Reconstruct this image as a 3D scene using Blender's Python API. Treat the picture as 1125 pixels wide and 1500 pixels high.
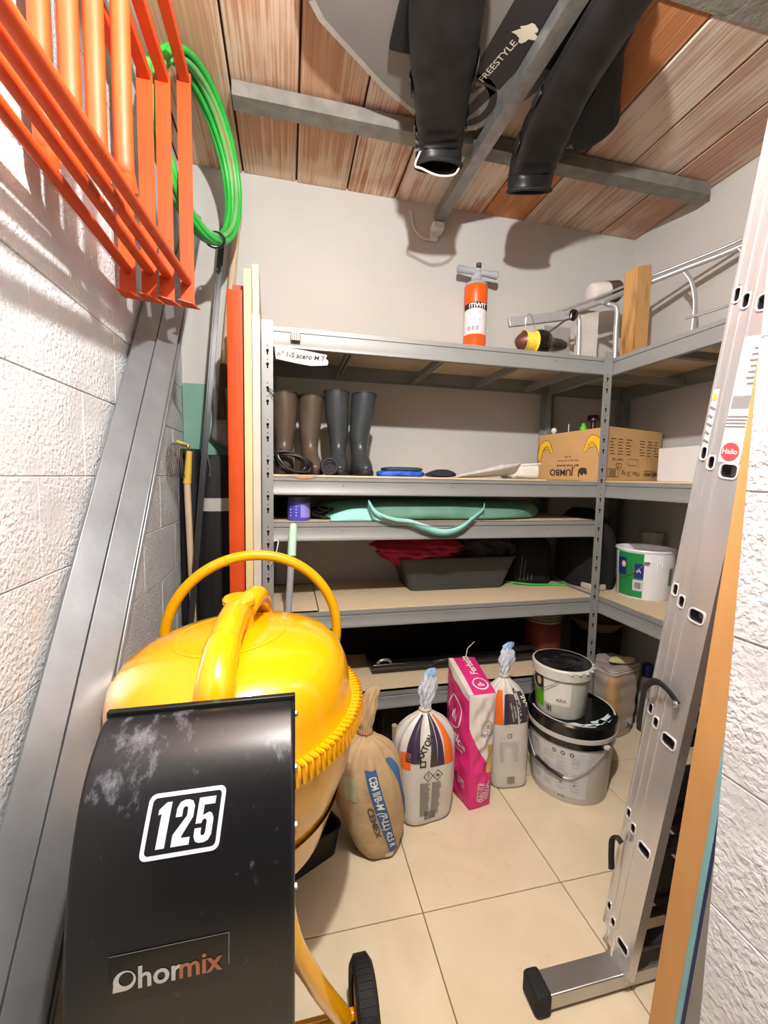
import bpy, bmesh, math, random
from mathutils import Vector, Matrix, noise
random.seed(7)
for _o in list(bpy.data.objects): bpy.data.objects.remove(_o)
SC = bpy.context.scene
COL = SC.collection
R = math.radians

# ---------------------------------------------------------------- camera
CAM_Z = 1.25
def make_camera():
    f, yaw, pitch, roll = 615.41, R(12.922), R(4.682), R(-1.060)
    fwd = Vector((math.sin(yaw)*math.cos(pitch), math.cos(yaw)*math.cos(pitch), -math.sin(pitch)))
    right = Vector((math.cos(yaw), -math.sin(yaw), 0))
    down = fwd.cross(right)
    r = right*math.cos(roll)+down*math.sin(roll)
    d = -right*math.sin(roll)+down*math.cos(roll)
    cd = bpy.data.cameras.new('camera')
    cd.sensor_fit = 'VERTICAL'; cd.sensor_height = 36.0; cd.lens = f/1500*36.0
    cd.clip_start = 0.02
    c = bpy.data.objects.new('camera', cd); COL.objects.link(c)
    m = Matrix.Identity(4)
    for i in range(3):
        m[i][0] = r[i]; m[i][1] = -d[i]; m[i][2] = -fwd[i]
    m[2][3] = CAM_Z
    c.matrix_world = m
    SC.camera = c
make_camera()

# ---------------------------------------------------------------- world, light, exposure
W = bpy.data.worlds.new('world'); SC.world = W; W.use_nodes = True
W.node_tree.nodes['Background'].inputs[0].default_value = (1, .98, .95, 1)
W.node_tree.nodes['Background'].inputs[1].default_value = 0.04
LD = bpy.data.lights.new('ceiling_bulb', 'POINT')
LD.energy = 98; LD.shadow_soft_size = 0.022; LD.color = (1.0, .988, .965)
LO = bpy.data.objects.new('ceiling_bulb', LD); LO.location = (.13, .235, 2.30); COL.objects.link(LO)
SC.view_settings.view_transform = 'Standard'
SC.view_settings.look = 'None'
SC.view_settings.gamma = 1.0
SC.view_settings.use_curve_mapping = False
SC.view_settings.exposure = 0.68

# ---------------------------------------------------------------- materials
def lin(c):
    o = []
    for v in c:
        v = v/255.0
        o.append(v/12.92 if v <= .04045 else ((v+.055)/1.055)**2.4)
    return (o[0], o[1], o[2], 1.0)
MATS = {}
def M(name, rgb, rough=.5, metal=0.0, var=.10, vs=14.0, bump=0.0, bs=120.0, spec=.5, coat=0.0, stretch=(1,1,1), alpha=1.0, rgb2=None, thr=None, trans=0.0, ior=1.45, detail=5):
    """procedural surface: base colour broken up by noise, optional second colour in patches, optional fine relief"""
    if name in MATS: return MATS[name]
    m = bpy.data.materials.new(name); m.use_nodes = True
    nt = m.node_tree; N = nt.nodes; L = nt.links
    b = N['Principled BSDF']
    geo = N.new('ShaderNodeNewGeometry')
    mp = N.new('ShaderNodeMapping'); mp.inputs['Scale'].default_value = stretch
    L.new(geo.outputs['Position'], mp.inputs['Vector'])
    no = N.new('ShaderNodeTexNoise'); no.inputs['Scale'].default_value = vs; no.inputs['Detail'].default_value = detail
    L.new(mp.outputs[0], no.inputs['Vector'])
    rp = N.new('ShaderNodeValToRGB')
    c = lin(rgb)
    if rgb2 is None:
        lo = tuple(max(0, x*(1-var)) for x in c[:3])+(1,); hi = tuple(min(1, x*(1+var)) for x in c[:3])+(1,)
        rp.color_ramp.elements[0].position = .3; rp.color_ramp.elements[1].position = .7
        rp.color_ramp.elements[0].color = lo; rp.color_ramp.elements[1].color = hi
    else:
        t0, t1 = thr
        rp.color_ramp.elements[0].position = t0; rp.color_ramp.elements[1].position = t1
        rp.color_ramp.elements[0].color = c; rp.color_ramp.elements[1].color = lin(rgb2)
    L.new(no.outputs['Fac'], rp.inputs['Fac'])
    L.new(rp.outputs['Color'], b.inputs['Base Color'])
    b.inputs['Roughness'].default_value = rough; b.inputs['Metallic'].default_value = metal
    b.inputs['Specular IOR Level'].default_value = spec
    b.inputs['Coat Weight'].default_value = coat; b.inputs['Coat Roughness'].default_value = .12
    b.inputs['Alpha'].default_value = alpha
    b.inputs['Transmission Weight'].default_value = trans; b.inputs['IOR'].default_value = ior
    if bump > 0:
        n2 = N.new('ShaderNodeTexNoise'); n2.inputs['Scale'].default_value = bs; n2.inputs['Detail'].default_value = 3
        L.new(mp.outputs[0], n2.inputs['Vector'])
        bp = N.new('ShaderNodeBump'); bp.inputs['Strength'].default_value = 1.0; bp.inputs['Distance'].default_value = bump
        L.new(n2.outputs['Fac'], bp.inputs['Height']); L.new(bp.outputs[0], b.inputs['Normal'])
    MATS[name] = m
    return m

def block_material():
    """white paint over rough concrete blocks: open, pitted relief"""
    m = bpy.data.materials.new('painted_block'); m.use_nodes = True
    nt = m.node_tree; N = nt.nodes; L = nt.links; b = N['Principled BSDF']
    geo = N.new('ShaderNodeNewGeometry')
    v = N.new('ShaderNodeTexNoise'); v.inputs['Scale'].default_value = 105; v.inputs['Detail'].default_value = 2.2; v.inputs['Roughness'].default_value = .5; v.inputs['Distortion'].default_value = .25
    L.new(geo.outputs['Position'], v.inputs['Vector'])
    n = N.new('ShaderNodeTexNoise'); n.inputs['Scale'].default_value = 9; n.inputs['Detail'].default_value = 3
    L.new(geo.outputs['Position'], n.inputs['Vector'])
    # smooth skim patches against rough ones
    rp = N.new('ShaderNodeValToRGB'); rp.color_ramp.elements[0].position = .35; rp.color_ramp.elements[1].position = .6
    rp.color_ramp.elements[0].color = (.35, .35, .35, 1); rp.color_ramp.elements[1].color = (1, 1, 1, 1)
    L.new(n.outputs['Fac'], rp.inputs['Fac'])
    mu = N.new('ShaderNodeMath'); mu.operation = 'MULTIPLY'
    L.new(v.outputs['Fac'], mu.inputs[0]); L.new(rp.outputs['Color'], mu.inputs[1])
    bp = N.new('ShaderNodeBump'); bp.inputs['Strength'].default_value = .8; bp.inputs['Distance'].default_value = .0075
    L.new(mu.outputs[0], bp.inputs['Height']); L.new(bp.outputs[0], b.inputs['Normal'])
    cr = N.new('ShaderNodeValToRGB'); cr.color_ramp.elements[0].position = .3; cr.color_ramp.elements[1].position = .7
    cr.color_ramp.elements[0].color = lin((188, 189, 190)); cr.color_ramp.elements[1].color = lin((205, 206, 207))
    L.new(n.outputs['Fac'], cr.inputs['Fac']); L.new(cr.outputs[0], b.inputs['Base Color'])
    b.inputs['Roughness'].default_value = .8; b.inputs['Specular IOR Level'].default_value = .2
    return m

def clay_material(name, base, dark, smear, amount, seed):
    """fired clay board: combed grooves along its length, mortar smears left in the grooves"""
    m = bpy.data.materials.new(name); m.use_nodes = True
    nt = m.node_tree; N = nt.nodes; L = nt.links; b = N['Principled BSDF']
    geo = N.new('ShaderNodeNewGeometry')
    mp = N.new('ShaderNodeMapping'); mp.inputs['Scale'].default_value = (130, 2.2, 1); mp.inputs['Location'].default_value = (seed, seed*.7, 0)
    L.new(geo.outputs['Position'], mp.inputs['Vector'])
    st = N.new('ShaderNodeTexNoise'); st.inputs['Scale'].default_value = 1.0; st.inputs['Detail'].default_value = 4
    L.new(mp.outputs[0], st.inputs['Vector'])
    mp2 = N.new('ShaderNodeMapping'); mp2.inputs['Scale'].default_value = (6, 3.2, 1); mp2.inputs['Location'].default_value = (seed*1.7, seed, 0)
    L.new(geo.outputs['Position'], mp2.inputs['Vector'])
    big = N.new('ShaderNodeTexNoise'); big.inputs['Scale'].default_value = 1.0; big.inputs['Detail'].default_value = 3
    L.new(mp2.outputs[0], big.inputs['Vector'])
    r1 = N.new('ShaderNodeValToRGB'); r1.color_ramp.elements[0].position = .32; r1.color_ramp.elements[1].position = .68
    r1.color_ramp.elements[0].color = lin(dark); r1.color_ramp.elements[1].color = lin(base)
    L.new(st.outputs['Fac'], r1.inputs['Fac'])
    # smear mask = broad patches x fine grooves
    mad = N.new('ShaderNodeMath'); mad.operation = 'MULTIPLY_ADD'; mad.inputs[1].default_value = .75; mad.inputs[2].default_value = 0
    L.new(st.outputs['Fac'], mad.inputs[0])
    ad = N.new('ShaderNodeMath'); ad.operation = 'ADD'; L.new(mad.outputs[0], ad.inputs[0]); L.new(big.outputs['Fac'], ad.inputs[1])
    r2 = N.new('ShaderNodeValToRGB'); t = 1.02-amount*.33
    r2.color_ramp.elements[0].position = min(.98, max(0, t-.09)); r2.color_ramp.elements[1].position = min(1, t+.10)
    L.new(ad.outputs[0], r2.inputs['Fac'])
    mx = N.new('ShaderNodeMix'); mx.data_type = 'RGBA'
    L.new(r2.outputs['Color'], mx.inputs[0]); L.new(r1.outputs['Color'], mx.inputs[6]); mx.inputs[7].default_value = lin(smear)
    L.new(mx.outputs[2], b.inputs['Base Color'])
    bp = N.new('ShaderNodeBump'); bp.inputs['Strength'].default_value = .7; bp.inputs['Distance'].default_value = .003
    L.new(st.outputs['Fac'], bp.inputs['Height']); L.new(bp.outputs[0], b.inputs['Normal'])
    b.inputs['Roughness'].default_value = .85; b.inputs['Specular IOR Level'].default_value = .2
    return m

def tile_material():
    m = bpy.data.materials.new('porcelain_tile'); m.use_nodes = True
    nt = m.node_tree; N = nt.nodes; L = nt.links; b = N['Principled BSDF']
    geo = N.new('ShaderNodeNewGeometry')
    n1 = N.new('ShaderNodeTexNoise'); n1.inputs['Scale'].default_value = 4.5; n1.inputs['Detail'].default_value = 8; n1.inputs['Distortion'].default_value = 1.0
    L.new(geo.outputs['Position'], n1.inputs['Vector'])
    r1 = N.new('ShaderNodeValToRGB'); r1.color_ramp.elements[0].position = .3; r1.color_ramp.elements[1].position = .65
    r1.color_ramp.elements[0].color = lin((206, 191, 160)); r1.color_ramp.elements[1].color = lin((217, 203, 174))
    L.new(n1.outputs['Fac'], r1.inputs['Fac'])
    n2 = N.new('ShaderNodeTexNoise'); n2.inputs['Scale'].default_value = 11; n2.inputs['Detail'].default_value = 9; n2.inputs['Roughness'].default_value = .7
    L.new(geo.outputs['Position'], n2.inputs['Vector'])
    r2 = N.new('ShaderNodeValToRGB'); r2.color_ramp.elements[0].position = .60; r2.color_ramp.elements[1].position = .78
    r2.color_ramp.elements[0].color = (0, 0, 0, 1); r2.color_ramp.elements[1].color = (.55, .55, .55, 1)
    L.new(n2.outputs['Fac'], r2.inputs['Fac'])
    mx = N.new('ShaderNodeMix'); mx.data_type = 'RGBA'
    L.new(r2.outputs['Color'], mx.inputs[0]); L.new(r1.outputs['Color'], mx.inputs[6]); mx.inputs[7].default_value = lin((176, 155, 120))
    L.new(mx.outputs[2], b.inputs['Base Color'])
    b.inputs['Roughness'].default_value = .34; b.inputs['Specular IOR Level'].default_value = .45
    return m

# ---------------------------------------------------------------- mesh helpers
ROOTLOC = {}
def vec(p): return Vector(p)
class MB:
    def __init__(s): s.v = []; s.f = []; s.m = []
    def add(s, vs, fs, mi=0):
        o = len(s.v); s.v += [tuple(p) for p in vs]
        for q in fs: s.f.append(tuple(i+o for i in q)); s.m.append(mi)
        return s
    def box(s, lo, hi, mi=0, T=None):
        x0, y0, z0 = lo; x1, y1, z1 = hi
        vs = [(x0,y0,z0),(x1,y0,z0),(x1,y1,z0),(x0,y1,z0),(x0,y0,z1),(x1,y0,z1),(x1,y1,z1),(x0,y1,z1)]
        if T is not None: vs = [T @ Vector(p) for p in vs]
        return s.add(vs, [(3,2,1,0),(4,5,6,7),(0,1,5,4),(1,2,6,5),(2,3,7,6),(3,0,4,7)], mi)
    def bar(s, a, b, w, h, up=(0,0,1), mi=0):
        """rectangular bar a->b, w across, h along 'up'"""
        a = vec(a); b = vec(b); d = (b-a); l = d.length; d.normalize()
        u = vec(up); u = (u-d*u.dot(d)).normalized(); t = d.cross(u)
        T = Matrix(((t.x,d.x,u.x,a.x),(t.y,d.y,u.y,a.y),(t.z,d.z,u.z,a.z),(0,0,0,1)))
        return s.box((-w/2,0,-h/2),(w/2,l,h/2),mi,T)
    def sweep(s, prof, a, b, up=(0,0,1), mi=0, caps=True):
        """profile polygon [(t,u)] swept straight from a to b"""
        a = vec(a); b = vec(b); d = (b-a).normalized(); u = vec(up); u = (u-d*u.dot(d)).normalized(); t = d.cross(u)
        n = len(prof)
        vs = [a+t*p[0]+u*p[1] for p in prof]+[b+t*p[0]+u*p[1] for p in prof]
        fs = [(i,(i+1)%n,n+(i+1)%n,n+i) for i in range(n)]
        if caps: fs += [tuple(range(n-1,-1,-1)), tuple(range(n,2*n))]
        return s.add(vs, fs, mi)
    def tube(s, path, r, n=12, closed=False, caps=True, mi=0, flat=1.0, up0=None):
        P = [vec(p) for p in path]; k = len(P)
        rr = r if isinstance(r, (list, tuple)) else [r]*k
        vs = []; u = None
        for i in range(k):
            if closed: d = P[(i+1)%k]-P[i-1]
            else: d = P[min(i+1,k-1)]-P[max(i-1,0)]
            d.normalize()
            if u is None:
                ref = vec(up0) if up0 else (vec((0,0,1)) if abs(d.z) < .9 else vec((1,0,0)))
                u = (ref-d*ref.dot(d)).normalized()
            else: u = (u-d*u.dot(d)).normalized()
            t = d.cross(u)
            for j in range(n):
                a = 2*math.pi*j/n
                vs.append(P[i]+(t*math.cos(a)+u*math.sin(a)*flat)*rr[i])
        fs = []
        for i in range(k if closed else k-1):
            i2 = (i+1)%k
            for j in range(n):
                fs.append((i*n+j, i*n+(j+1)%n, i2*n+(j+1)%n, i2*n+j))
        if caps and not closed:
            fs += [tuple(range(n-1,-1,-1)), tuple(range((k-1)*n, k*n))]
        return s.add(vs, fs, mi)
    def lathe(s, prof, n=32, T=None, mi=0, a0=0.0, a1=2*math.pi):
        """profile [(r,z)] around z; r==0 at the ends closes the shape"""
        full = abs(a1-a0-2*math.pi) < 1e-6
        k = len(prof); m = n if full else n+1
        vs = []
        for r, z in prof:
            for j in range(m):
                a = a0+(a1-a0)*j/n
                vs.append(Vector((max(r, 1e-5)*math.cos(a), max(r, 1e-5)*math.sin(a), z)))
        if T is not None: vs = [T @ p for p in vs]
        fs = []
        for i in range(k-1):
            for j in range(n):
                j2 = (j+1)%m if full else j+1
                fs.append((i*m+j, i*m+j2, (i+1)*m+j2, (i+1)*m+j))
        return s.add(vs, fs, mi)
    def grid(s, fn, nu, nv, closeu=False, mi=0, flip=False):
        mu = nu if closeu else nu+1
        vs = [fn(i/nu, j/nv) for j in range(nv+1) for i in range(mu)]
        fs = []
        for j in range(nv):
            for i in range(nu):
                i2 = (i+1)%mu
                q = (j*mu+i, j*mu+i2, (j+1)*mu+i2, (j+1)*mu+i)
                fs.append(q[::-1] if flip else q)
        return s.add(vs, fs, mi)
    def prism(s, poly, fn0, fn1, mi=0):
        """polygon [(a,b)] mapped by fn0 (one face) and fn1 (other face)"""
        n = len(poly); vs = [fn0(*p) for p in poly]+[fn1(*p) for p in poly]
        fs = [(i,(i+1)%n,n+(i+1)%n,n+i) for i in range(n)]+[tuple(range(n-1,-1,-1)), tuple(range(n,2*n))]
        return s.add(vs, fs, mi)
    def build(s, name, mat, parent=None, smooth=True, bevel=0.0, seg=2, angle=38, sub=0, label=None, kind=None, loc=None, solid=0.0):
        me = bpy.data.meshes.new(name)
        if parent is not None: o0 = ROOTLOC[parent]
        elif loc is not None: o0 = Vector(loc)
        else:
            xs = [p[0] for p in s.v]; ys = [p[1] for p in s.v]; zs = [p[2] for p in s.v]
            o0 = Vector(((min(xs)+max(xs))/2, (min(ys)+max(ys))/2, min(zs)))
        me.from_pydata([(p[0]-o0.x, p[1]-o0.y, p[2]-o0.z) for p in s.v], [], s.f)
        ms = mat if isinstance(mat, (list, tuple)) else [mat]
        for mm in ms: me.materials.append(mm)
        if len(ms) > 1: me.polygons.foreach_set('material_index', s.m)
        bm = bmesh.new(); bm.from_mesh(me); bmesh.ops.recalc_face_normals(bm, faces=bm.faces); bm.to_mesh(me); bm.free()
        if smooth:
            me.polygons.foreach_set('use_smooth', [True]*len(me.polygons)); me.set_sharp_from_angle(angle=R(angle))
        me.update()
        o = bpy.data.objects.new(name, me); COL.objects.link(o)
        if parent is not None: o.parent = parent
        else: o.location = o0
        ROOTLOC[o] = o0
        if solid > 0:
            md = o.modifiers.new('solid', 'SOLIDIFY'); md.thickness = solid; md.offset = 0
        if bevel > 0:
            md = o.modifiers.new('bevel', 'BEVEL'); md.width = bevel; md.segments = seg; md.limit_method = 'ANGLE'; md.angle_limit = R(35)
        if sub > 0:
            md = o.modifiers.new('sub', 'SUBSURF'); md.levels = sub; md.render_levels = sub
        if label: o['label'] = label
        if kind: o['kind'] = kind
        return o

def tag(o, label=None, cat=None, group=None, kind=None):
    if label: o['label'] = label
    if cat: o['category'] = cat
    if group: o['group'] = group
    if kind: o['kind'] = kind
    return o
def thing(name, label, cat, loc, group=None):
    o = bpy.data.objects.new(name, None); o.empty_display_size = .05; o.location = loc; COL.objects.link(o)
    ROOTLOC[o] = Vector(loc)
    return tag(o, label, cat, group)
def piece(src, name, offset, parent=None):
    """another part that shares its mesh"""
    c = src.copy(); c.name = name; COL.objects.link(c); c.location = src.location+Vector(offset)
    if parent is not None: c.parent = parent
    ROOTLOC[c] = ROOTLOC[src]
    return c
def spline(pts, n=8, closed=False):
    """Catmull-Rom through pts"""
    P = [vec(p) for p in pts]; k = len(P); out = []
    for i in range(k if closed else k-1):
        p1 = P[i]; p2 = P[(i+1)%k]
        p0 = P[i-1] if (closed or i > 0) else p1*2-p2
        p3 = P[(i+2)%k] if (closed or i+2 < k) else p2*2-p1
        for j in range(n):
            t = j/n
            out.append(.5*((2*p1)+(p2-p0)*t+(2*p0-5*p1+4*p2-p3)*t*t+(3*p1-p0-3*p2+p3)*t**3))
    if not closed: out.append(P[-1])
    return out
def interp(rows, t):
    """Catmull-Rom over rows of numbers, t in 0..len-1"""
    k = len(rows); i = min(int(t), k-2); f = t-i
    a = rows[max(i-1,0)]; b = rows[i]; c = rows[i+1]; d = rows[min(i+2,k-1)]
    return [.5*((2*q)+(r-p)*f+(2*p-5*q+4*r-s_)*f*f+(3*q-p-3*r+s_)*f**3) for p, q, r, s_ in zip(a, b, c, d)]

# flat lettering as mesh, mapped on a surface by fn(x, y) -> point
def text2d(txt, size, bold=.0, step=None, shear=0.0, sx=1.0, align='CENTER'):
    cu = bpy.data.curves.new('lettering', 'FONT'); cu.body = txt; cu.size = size; cu.offset = bold*size
    cu.align_x = align; cu.align_y = 'CENTER'; cu.shear = shear; cu.resolution_u = 3
    ob = bpy.data.objects.new('lettering', cu); COL.objects.link(ob)
    dg = bpy.context.evaluated_depsgraph_get(); dg.update()
    me = bpy.data.meshes.new_from_object(ob.evaluated_get(dg))
    bm = bmesh.new(); bm.from_mesh(me)
    if step:
        for ax in (0, 1):
            vals = [v.co[ax] for v in bm.verts]
            if not vals: break
            k = math.floor(min(vals)/step)+1
            while k*step < max(vals):
                no = (1,0,0) if ax == 0 else (0,1,0); co = (k*step,0,0) if ax == 0 else (0,k*step,0)
                bmesh.ops.bisect_plane(bm, geom=bm.verts[:]+bm.edges[:]+bm.faces[:], plane_co=co, plane_no=no)
                k += 1
    bm.verts.index_update()
    vs = [(v.co.x*sx, v.co.y) for v in bm.verts]; fs = [tuple(v.index for v in f.verts) for f in bm.faces]
    bm.free(); bpy.data.objects.remove(ob); bpy.data.meshes.remove(me); bpy.data.curves.remove(cu)
    return vs, fs
def lettering(mb, txt, size, fn, bold=.012, step=None, shear=0, sx=1.0, rot=0.0, at=(0,0), mi=0, align='CENTER', flipx=False):
    vs, fs = text2d(txt, size, bold, step, shear, sx, align)
    c, s = math.cos(rot), math.sin(rot)
    out = []
    for x, y in vs:
        if flipx: x = -x
        out.append(fn(at[0]+x*c-y*s, at[1]+x*s+y*c))
    mb.add(out, fs, mi)
def rrect(x0, x1, y0, y1, r, n=4):
    out = []
    for cx, cy, a in ((x1-r,y1-r,0),(x0+r,y1-r,90),(x0+r,y0+r,180),(x1-r,y0+r,270)):
        for i in range(n+1):
            q = R(a+90*i/n); out.append((cx+r*math.cos(q), cy+r*math.sin(q)))
    return out
def patch(mb, fn, x0, x1, y0, y1, nx=6, ny=6, mi=0):
    mb.grid(lambda u, v: fn(x0+(x1-x0)*u, y0+(y1-y0)*v), nx, ny, mi=mi)
def ring2d(mb, fn, poly, poly2, mi=0):
    n = len(poly); vs = [fn(*p) for p in poly]+[fn(*p) for p in poly2]
    mb.add(vs, [(i,(i+1)%n,n+(i+1)%n,n+i) for i in range(n)], mi)
class Loft:
    """soft body: rows (z, cx, cy, rx, ry, e); S(a,t): a=0 faces the camera side (-y)"""
    def __init__(s, rows, mod=None, rotz=0.0):
        s.rows = rows; s.mod = mod; s.rz = rotz; s.k = len(rows)-1
    def S(s, a, t, off=0.0):
        z, cx, cy, rx, ry, e = interp(s.rows, max(0, min(s.k, t)))
        sa, ca = math.sin(a), math.cos(a)
        q = (abs(sa)**e+abs(ca)**e)**(-1.0/e)
        m = 1.0+(s.mod(a, t) if s.mod else 0)
        x = sa*q*(max(rx, .001)*m+off); y = -ca*q*(max(ry, .001)*m+off)
        c, n = math.cos(s.rz), math.sin(s.rz)
        return Vector((cx+x*c-y*n, cy+x*n+y*c, z))
    def mesh(s, na=64, nt=60, mi=0, mb=None):
        mb = mb or MB()
        mb.grid(lambda u, v: s.S(2*math.pi*u, v*s.k), na, nt, closeu=True, mi=mi)
        for t in (0, s.k):
            n0 = len(mb.v); ring = [s.S(2*math.pi*i/na, t) for i in range(na)]
            mb.add(ring+[sum(ring, Vector())/na], [(i,(i+1)%na,na) for i in range(na)], mi)
        return mb
    def map(s, a0, t0, ka, kt, off=.0015):
        """2-D (x,y) metres -> surface around (a0,t0)"""
        return lambda x, y: s.S(a0+x*ka, t0+y*kt, off)
def nz(p, sc=1.0, seed=0): return noise.noise((p[0]*sc+seed, p[1]*sc+seed*1.3, p[2]*sc-seed))
# ================================================================ SETTING
XL, XR, YB, ZC = -.475, 1.93, 2.14, 2.625      # left wall, right wall, back wall, ceiling
JX, JY = .60, .443                             # corner of the near wall by the ladder
YF = -.40                                      # passage ends open behind the camera, shaped this way to lessen bounced light
plaster = M('white_plaster', (190, 187, 181), .85, var=.03, vs=2.2, bump=.0015, bs=30, spec=.2)
block = block_material()
grout = M('grout', (120, 105, 80), .9)
slab = M('slab', (150, 140, 120), .9)
concrete = M('grey_concrete', (128, 124, 112), .9, var=.15, vs=20, bump=.003, bs=60)

def struct(mb, name, mat, smooth=False): return tag(mb.build(name, mat, smooth=smooth), kind='structure')

# floor: each tile a piece
fl = struct(MB().box((XL-.1, YF, -.10), (XR+.1, YB+.1, -.0025)), 'floor', grout)
tile_m = tile_material()
P_ = .4515; GX, GY = .380, 1.057; g = .0016
def tile_range(lo, hi, o):
    k = math.floor((lo-o)/P_); out = []
    while o+k*P_ < hi:
        a = max(lo, o+k*P_+g); b = min(hi, o+(k+1)*P_-g)
        if b-a > .01: out.append((a, b))
        k += 1
    return out
def slab_piece(name, lo, hi, mat, parent, c=.0012, axis=2, sign=1):
    """box with its visible face chamfered; axis/sign say which way that face looks"""
    lo = list(lo); hi = list(hi)
    o = [i for i in range(3) if i != axis]
    f_ = hi[axis] if sign > 0 else lo[axis]; bk = lo[axis] if sign > 0 else hi[axis]
    def p(a, b, d):
        q = [0,0,0]; q[o[0]] = a; q[o[1]] = b; q[axis] = d; return tuple(q)
    a0, a1, b0, b1 = lo[o[0]], hi[o[0]], lo[o[1]], hi[o[1]]
    vs = [p(a0,b0,bk),p(a1,b0,bk),p(a1,b1,bk),p(a0,b1,bk)]
    vs += [p(a0,b0,f_-sign*c),p(a1,b0,f_-sign*c),p(a1,b1,f_-sign*c),p(a0,b1,f_-sign*c)]
    vs += [p(a0+c,b0+c,f_),p(a1-c,b0+c,f_),p(a1-c,b1-c,f_),p(a0+c,b1-c,f_)]
    fs = [(8,9,10,11)]
    for i in range(4):
        j = (i+1)%4; fs += [(i,j,4+j,4+i),(4+i,4+j,8+j,8+i)]
    return MB().add(vs, fs).build(name, mat, parent, smooth=False)
for x0, x1 in tile_range(XL, XR, GX):
    for y0, y1 in tile_range(YF, YB, GY):
        if x0 > JX and y1 < JY: continue
        slab_piece('floor_tile', (x0, y0, -.006), (x1, y1, 0), tile_m, fl)

# ceiling: clay boards between joints, a concrete rib near the camera
ce = struct(MB().box((XL-.1, YF, ZC+.012), (XR+.1, YB+.1, ZC+.10)), 'ceiling', M('dark_void', (58, 34, 24), .95))
clays = [clay_material('clay_board_%d' % i, *a) for i, a in enumerate([
    ((204, 162, 130), (180, 138, 108), (214, 188, 164), .30, 3.1),
    ((204, 158, 126), (180, 132, 100), (228, 212, 196), .62, 8.4),
    ((194, 130, 86), (184, 120, 78), (200, 146, 106), .0, 1.3),
    ((202, 176, 156), (180, 152, 130), (214, 198, 182), .34, 5.9),
    ((196, 168, 148), (176, 146, 126), (208, 190, 174), .26, 12.2),
    ((190, 152, 130), (172, 136, 116), (200, 174, 156), .14, 17.7)])]
J = [XL, -.437, -.199, .039, .277, .515, .749, .985, 1.222, 1.458, 1.692, XR]
order = [5, 0, 0, 0, 1, 1, 1, 2, 3, 4, 5, 5]
for i in range(len(J)-1):
    a, b = J[i]+.004, J[i+1]-.004
    mat = clays[order[i]]
    if i == 6 : mat = clays[1]
    slab_piece('clay_board', (a, 1.105, ZC+random.uniform(0, .004)), (b, YB, ZC+.03), mat, ce, c=.003, axis=2, sign=-1)
    slab_piece('clay_board', (a, YF, ZC+.002), (b, .86, ZC+.03), clays[(i*2+1) % 6], ce, c=.003, axis=2, sign=-1)
rib = MB().box((XL, 1.03, ZC-.004), (XR, 1.105, ZC+.03)).build('ceiling_rib', concrete, ce)
MB().box((XL, .86, ZC-.001), (XR, 1.03, ZC+.03)).build('ceiling_rib', M('dark_rib', (74, 58, 54), .95, var=.3), ce)

# walls
wb = struct(MB().box((XL-.1, YB, -.1), (XR+.1, YB+.1, ZC+.1)), 'wall_back', plaster)
wr = struct(MB().box((XR, JY, -.1), (XR+.1, YB+.1, ZC+.1)), 'wall_right', plaster)
mort = M('painted_mortar', (200, 198, 196), .9, bump=.004, bs=70)
wl = struct(MB().box((XL-.1, YF, -.1), (XL-.003, YB+.1, ZC+.1)), 'wall_left', mort)
wn = struct(MB().box((JX+.003, YF, -.1), (XR+.1, JY-.003, ZC+.1)), 'wall_front', mort)
def courses():
    z = -.16; k = 0
    while z < ZC:
        yield k, max(0, z+.0010), min(ZC, z+.1990); z += .2; k += 1
for k, z0, z1 in courses():
    y = YF-.25-(.2 if k % 2 else 0)
    while y < YB:
        a, b = max(YF, y+.0010), min(YB, y+.3990)
        if b-a > .03: slab_piece('wall_block', (XL-.02, a, z0), (XL+random.uniform(-.001, .0012), b, z1), block, wl, c=.0016, axis=0, sign=1)
        y += .4
    y = JY+.0 - (.2 if k % 2 else .0)
    first = True
    yy = JY
    while yy > YF:
        ln = .2 if (first and k % 2) else .4
        a, b = max(YF, yy-ln+.001), (yy if first else yy-.001)
        slab_piece('wall_block', (JX+random.uniform(-.0012, .001), a, z0), (JX+.02, b, z1), block, wn, c=.0016, axis=0, sign=-1)
        first = False; yy -= ln
    x = JX
    first = True
    while x < XR:
        ln = .4
        a, b = (x+.021 if first else x+.003), min(XR, x+ln-.003)
        slab_piece('wall_block', (a, JY-.02, z0), (b, JY, z1), block, wn, c=.0016, axis=1, sign=1)
        first = False; x += ln

# ================================================================ METAL STUDS UNDER THE CEILING
galv = M('galvanised_steel', (146, 148, 146), .42, .75, var=.16, vs=26, stretch=(1,1,1), bump=.0006, bs=60)
galv_d = M('galvanised_dull', (128, 126, 118), .6, .35, var=.2, vs=18)
def cprof(w, h, t=.0016, lip=.008):
    """C channel: web at top (u=0), open below"""
    return [(-w/2,0),(w/2,0),(w/2,-h),(w/2-lip,-h),(w/2-lip,-h+t),(w/2-t,-h+t),(w/2-t,-t),(-w/2+t,-t),(-w/2+t,-h+t),(-w/2+lip,-h+t),(-w/2+lip,-h),(-w/2,-h)]
b1 = MB().sweep(cprof(.066, .05), (-.19, 1.683, 2.562), (1.872, 1.683, 2.562), up=(0,0,-1)).build('steel_stud', galv_d)
tag(b1, 'long dusty steel stud running across under the clay ceiling to the right wall', 'metal stud')
st = thing('steel_stud', 'steel stud running away under the ceiling into a white bracket on the back wall', 'metal stud', (.736, 1.5, 2.50))
MB().sweep(cprof(.05, .048), (.756, .95, 2.520), (.730, 2.09, 2.520), up=(0,0,-1)).build('channel', galv, st)
mb = MB(); mb.box((.700, 2.075, 2.482), (.758, 2.14, 2.518)); mb.box((.700, 2.115, 2.452), (.740, 2.14, 2.485))
mb.build('wall_bracket', M('white_plastic', (214, 212, 204), .5), st, bevel=.004, label='white bracket at the wall')
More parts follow.
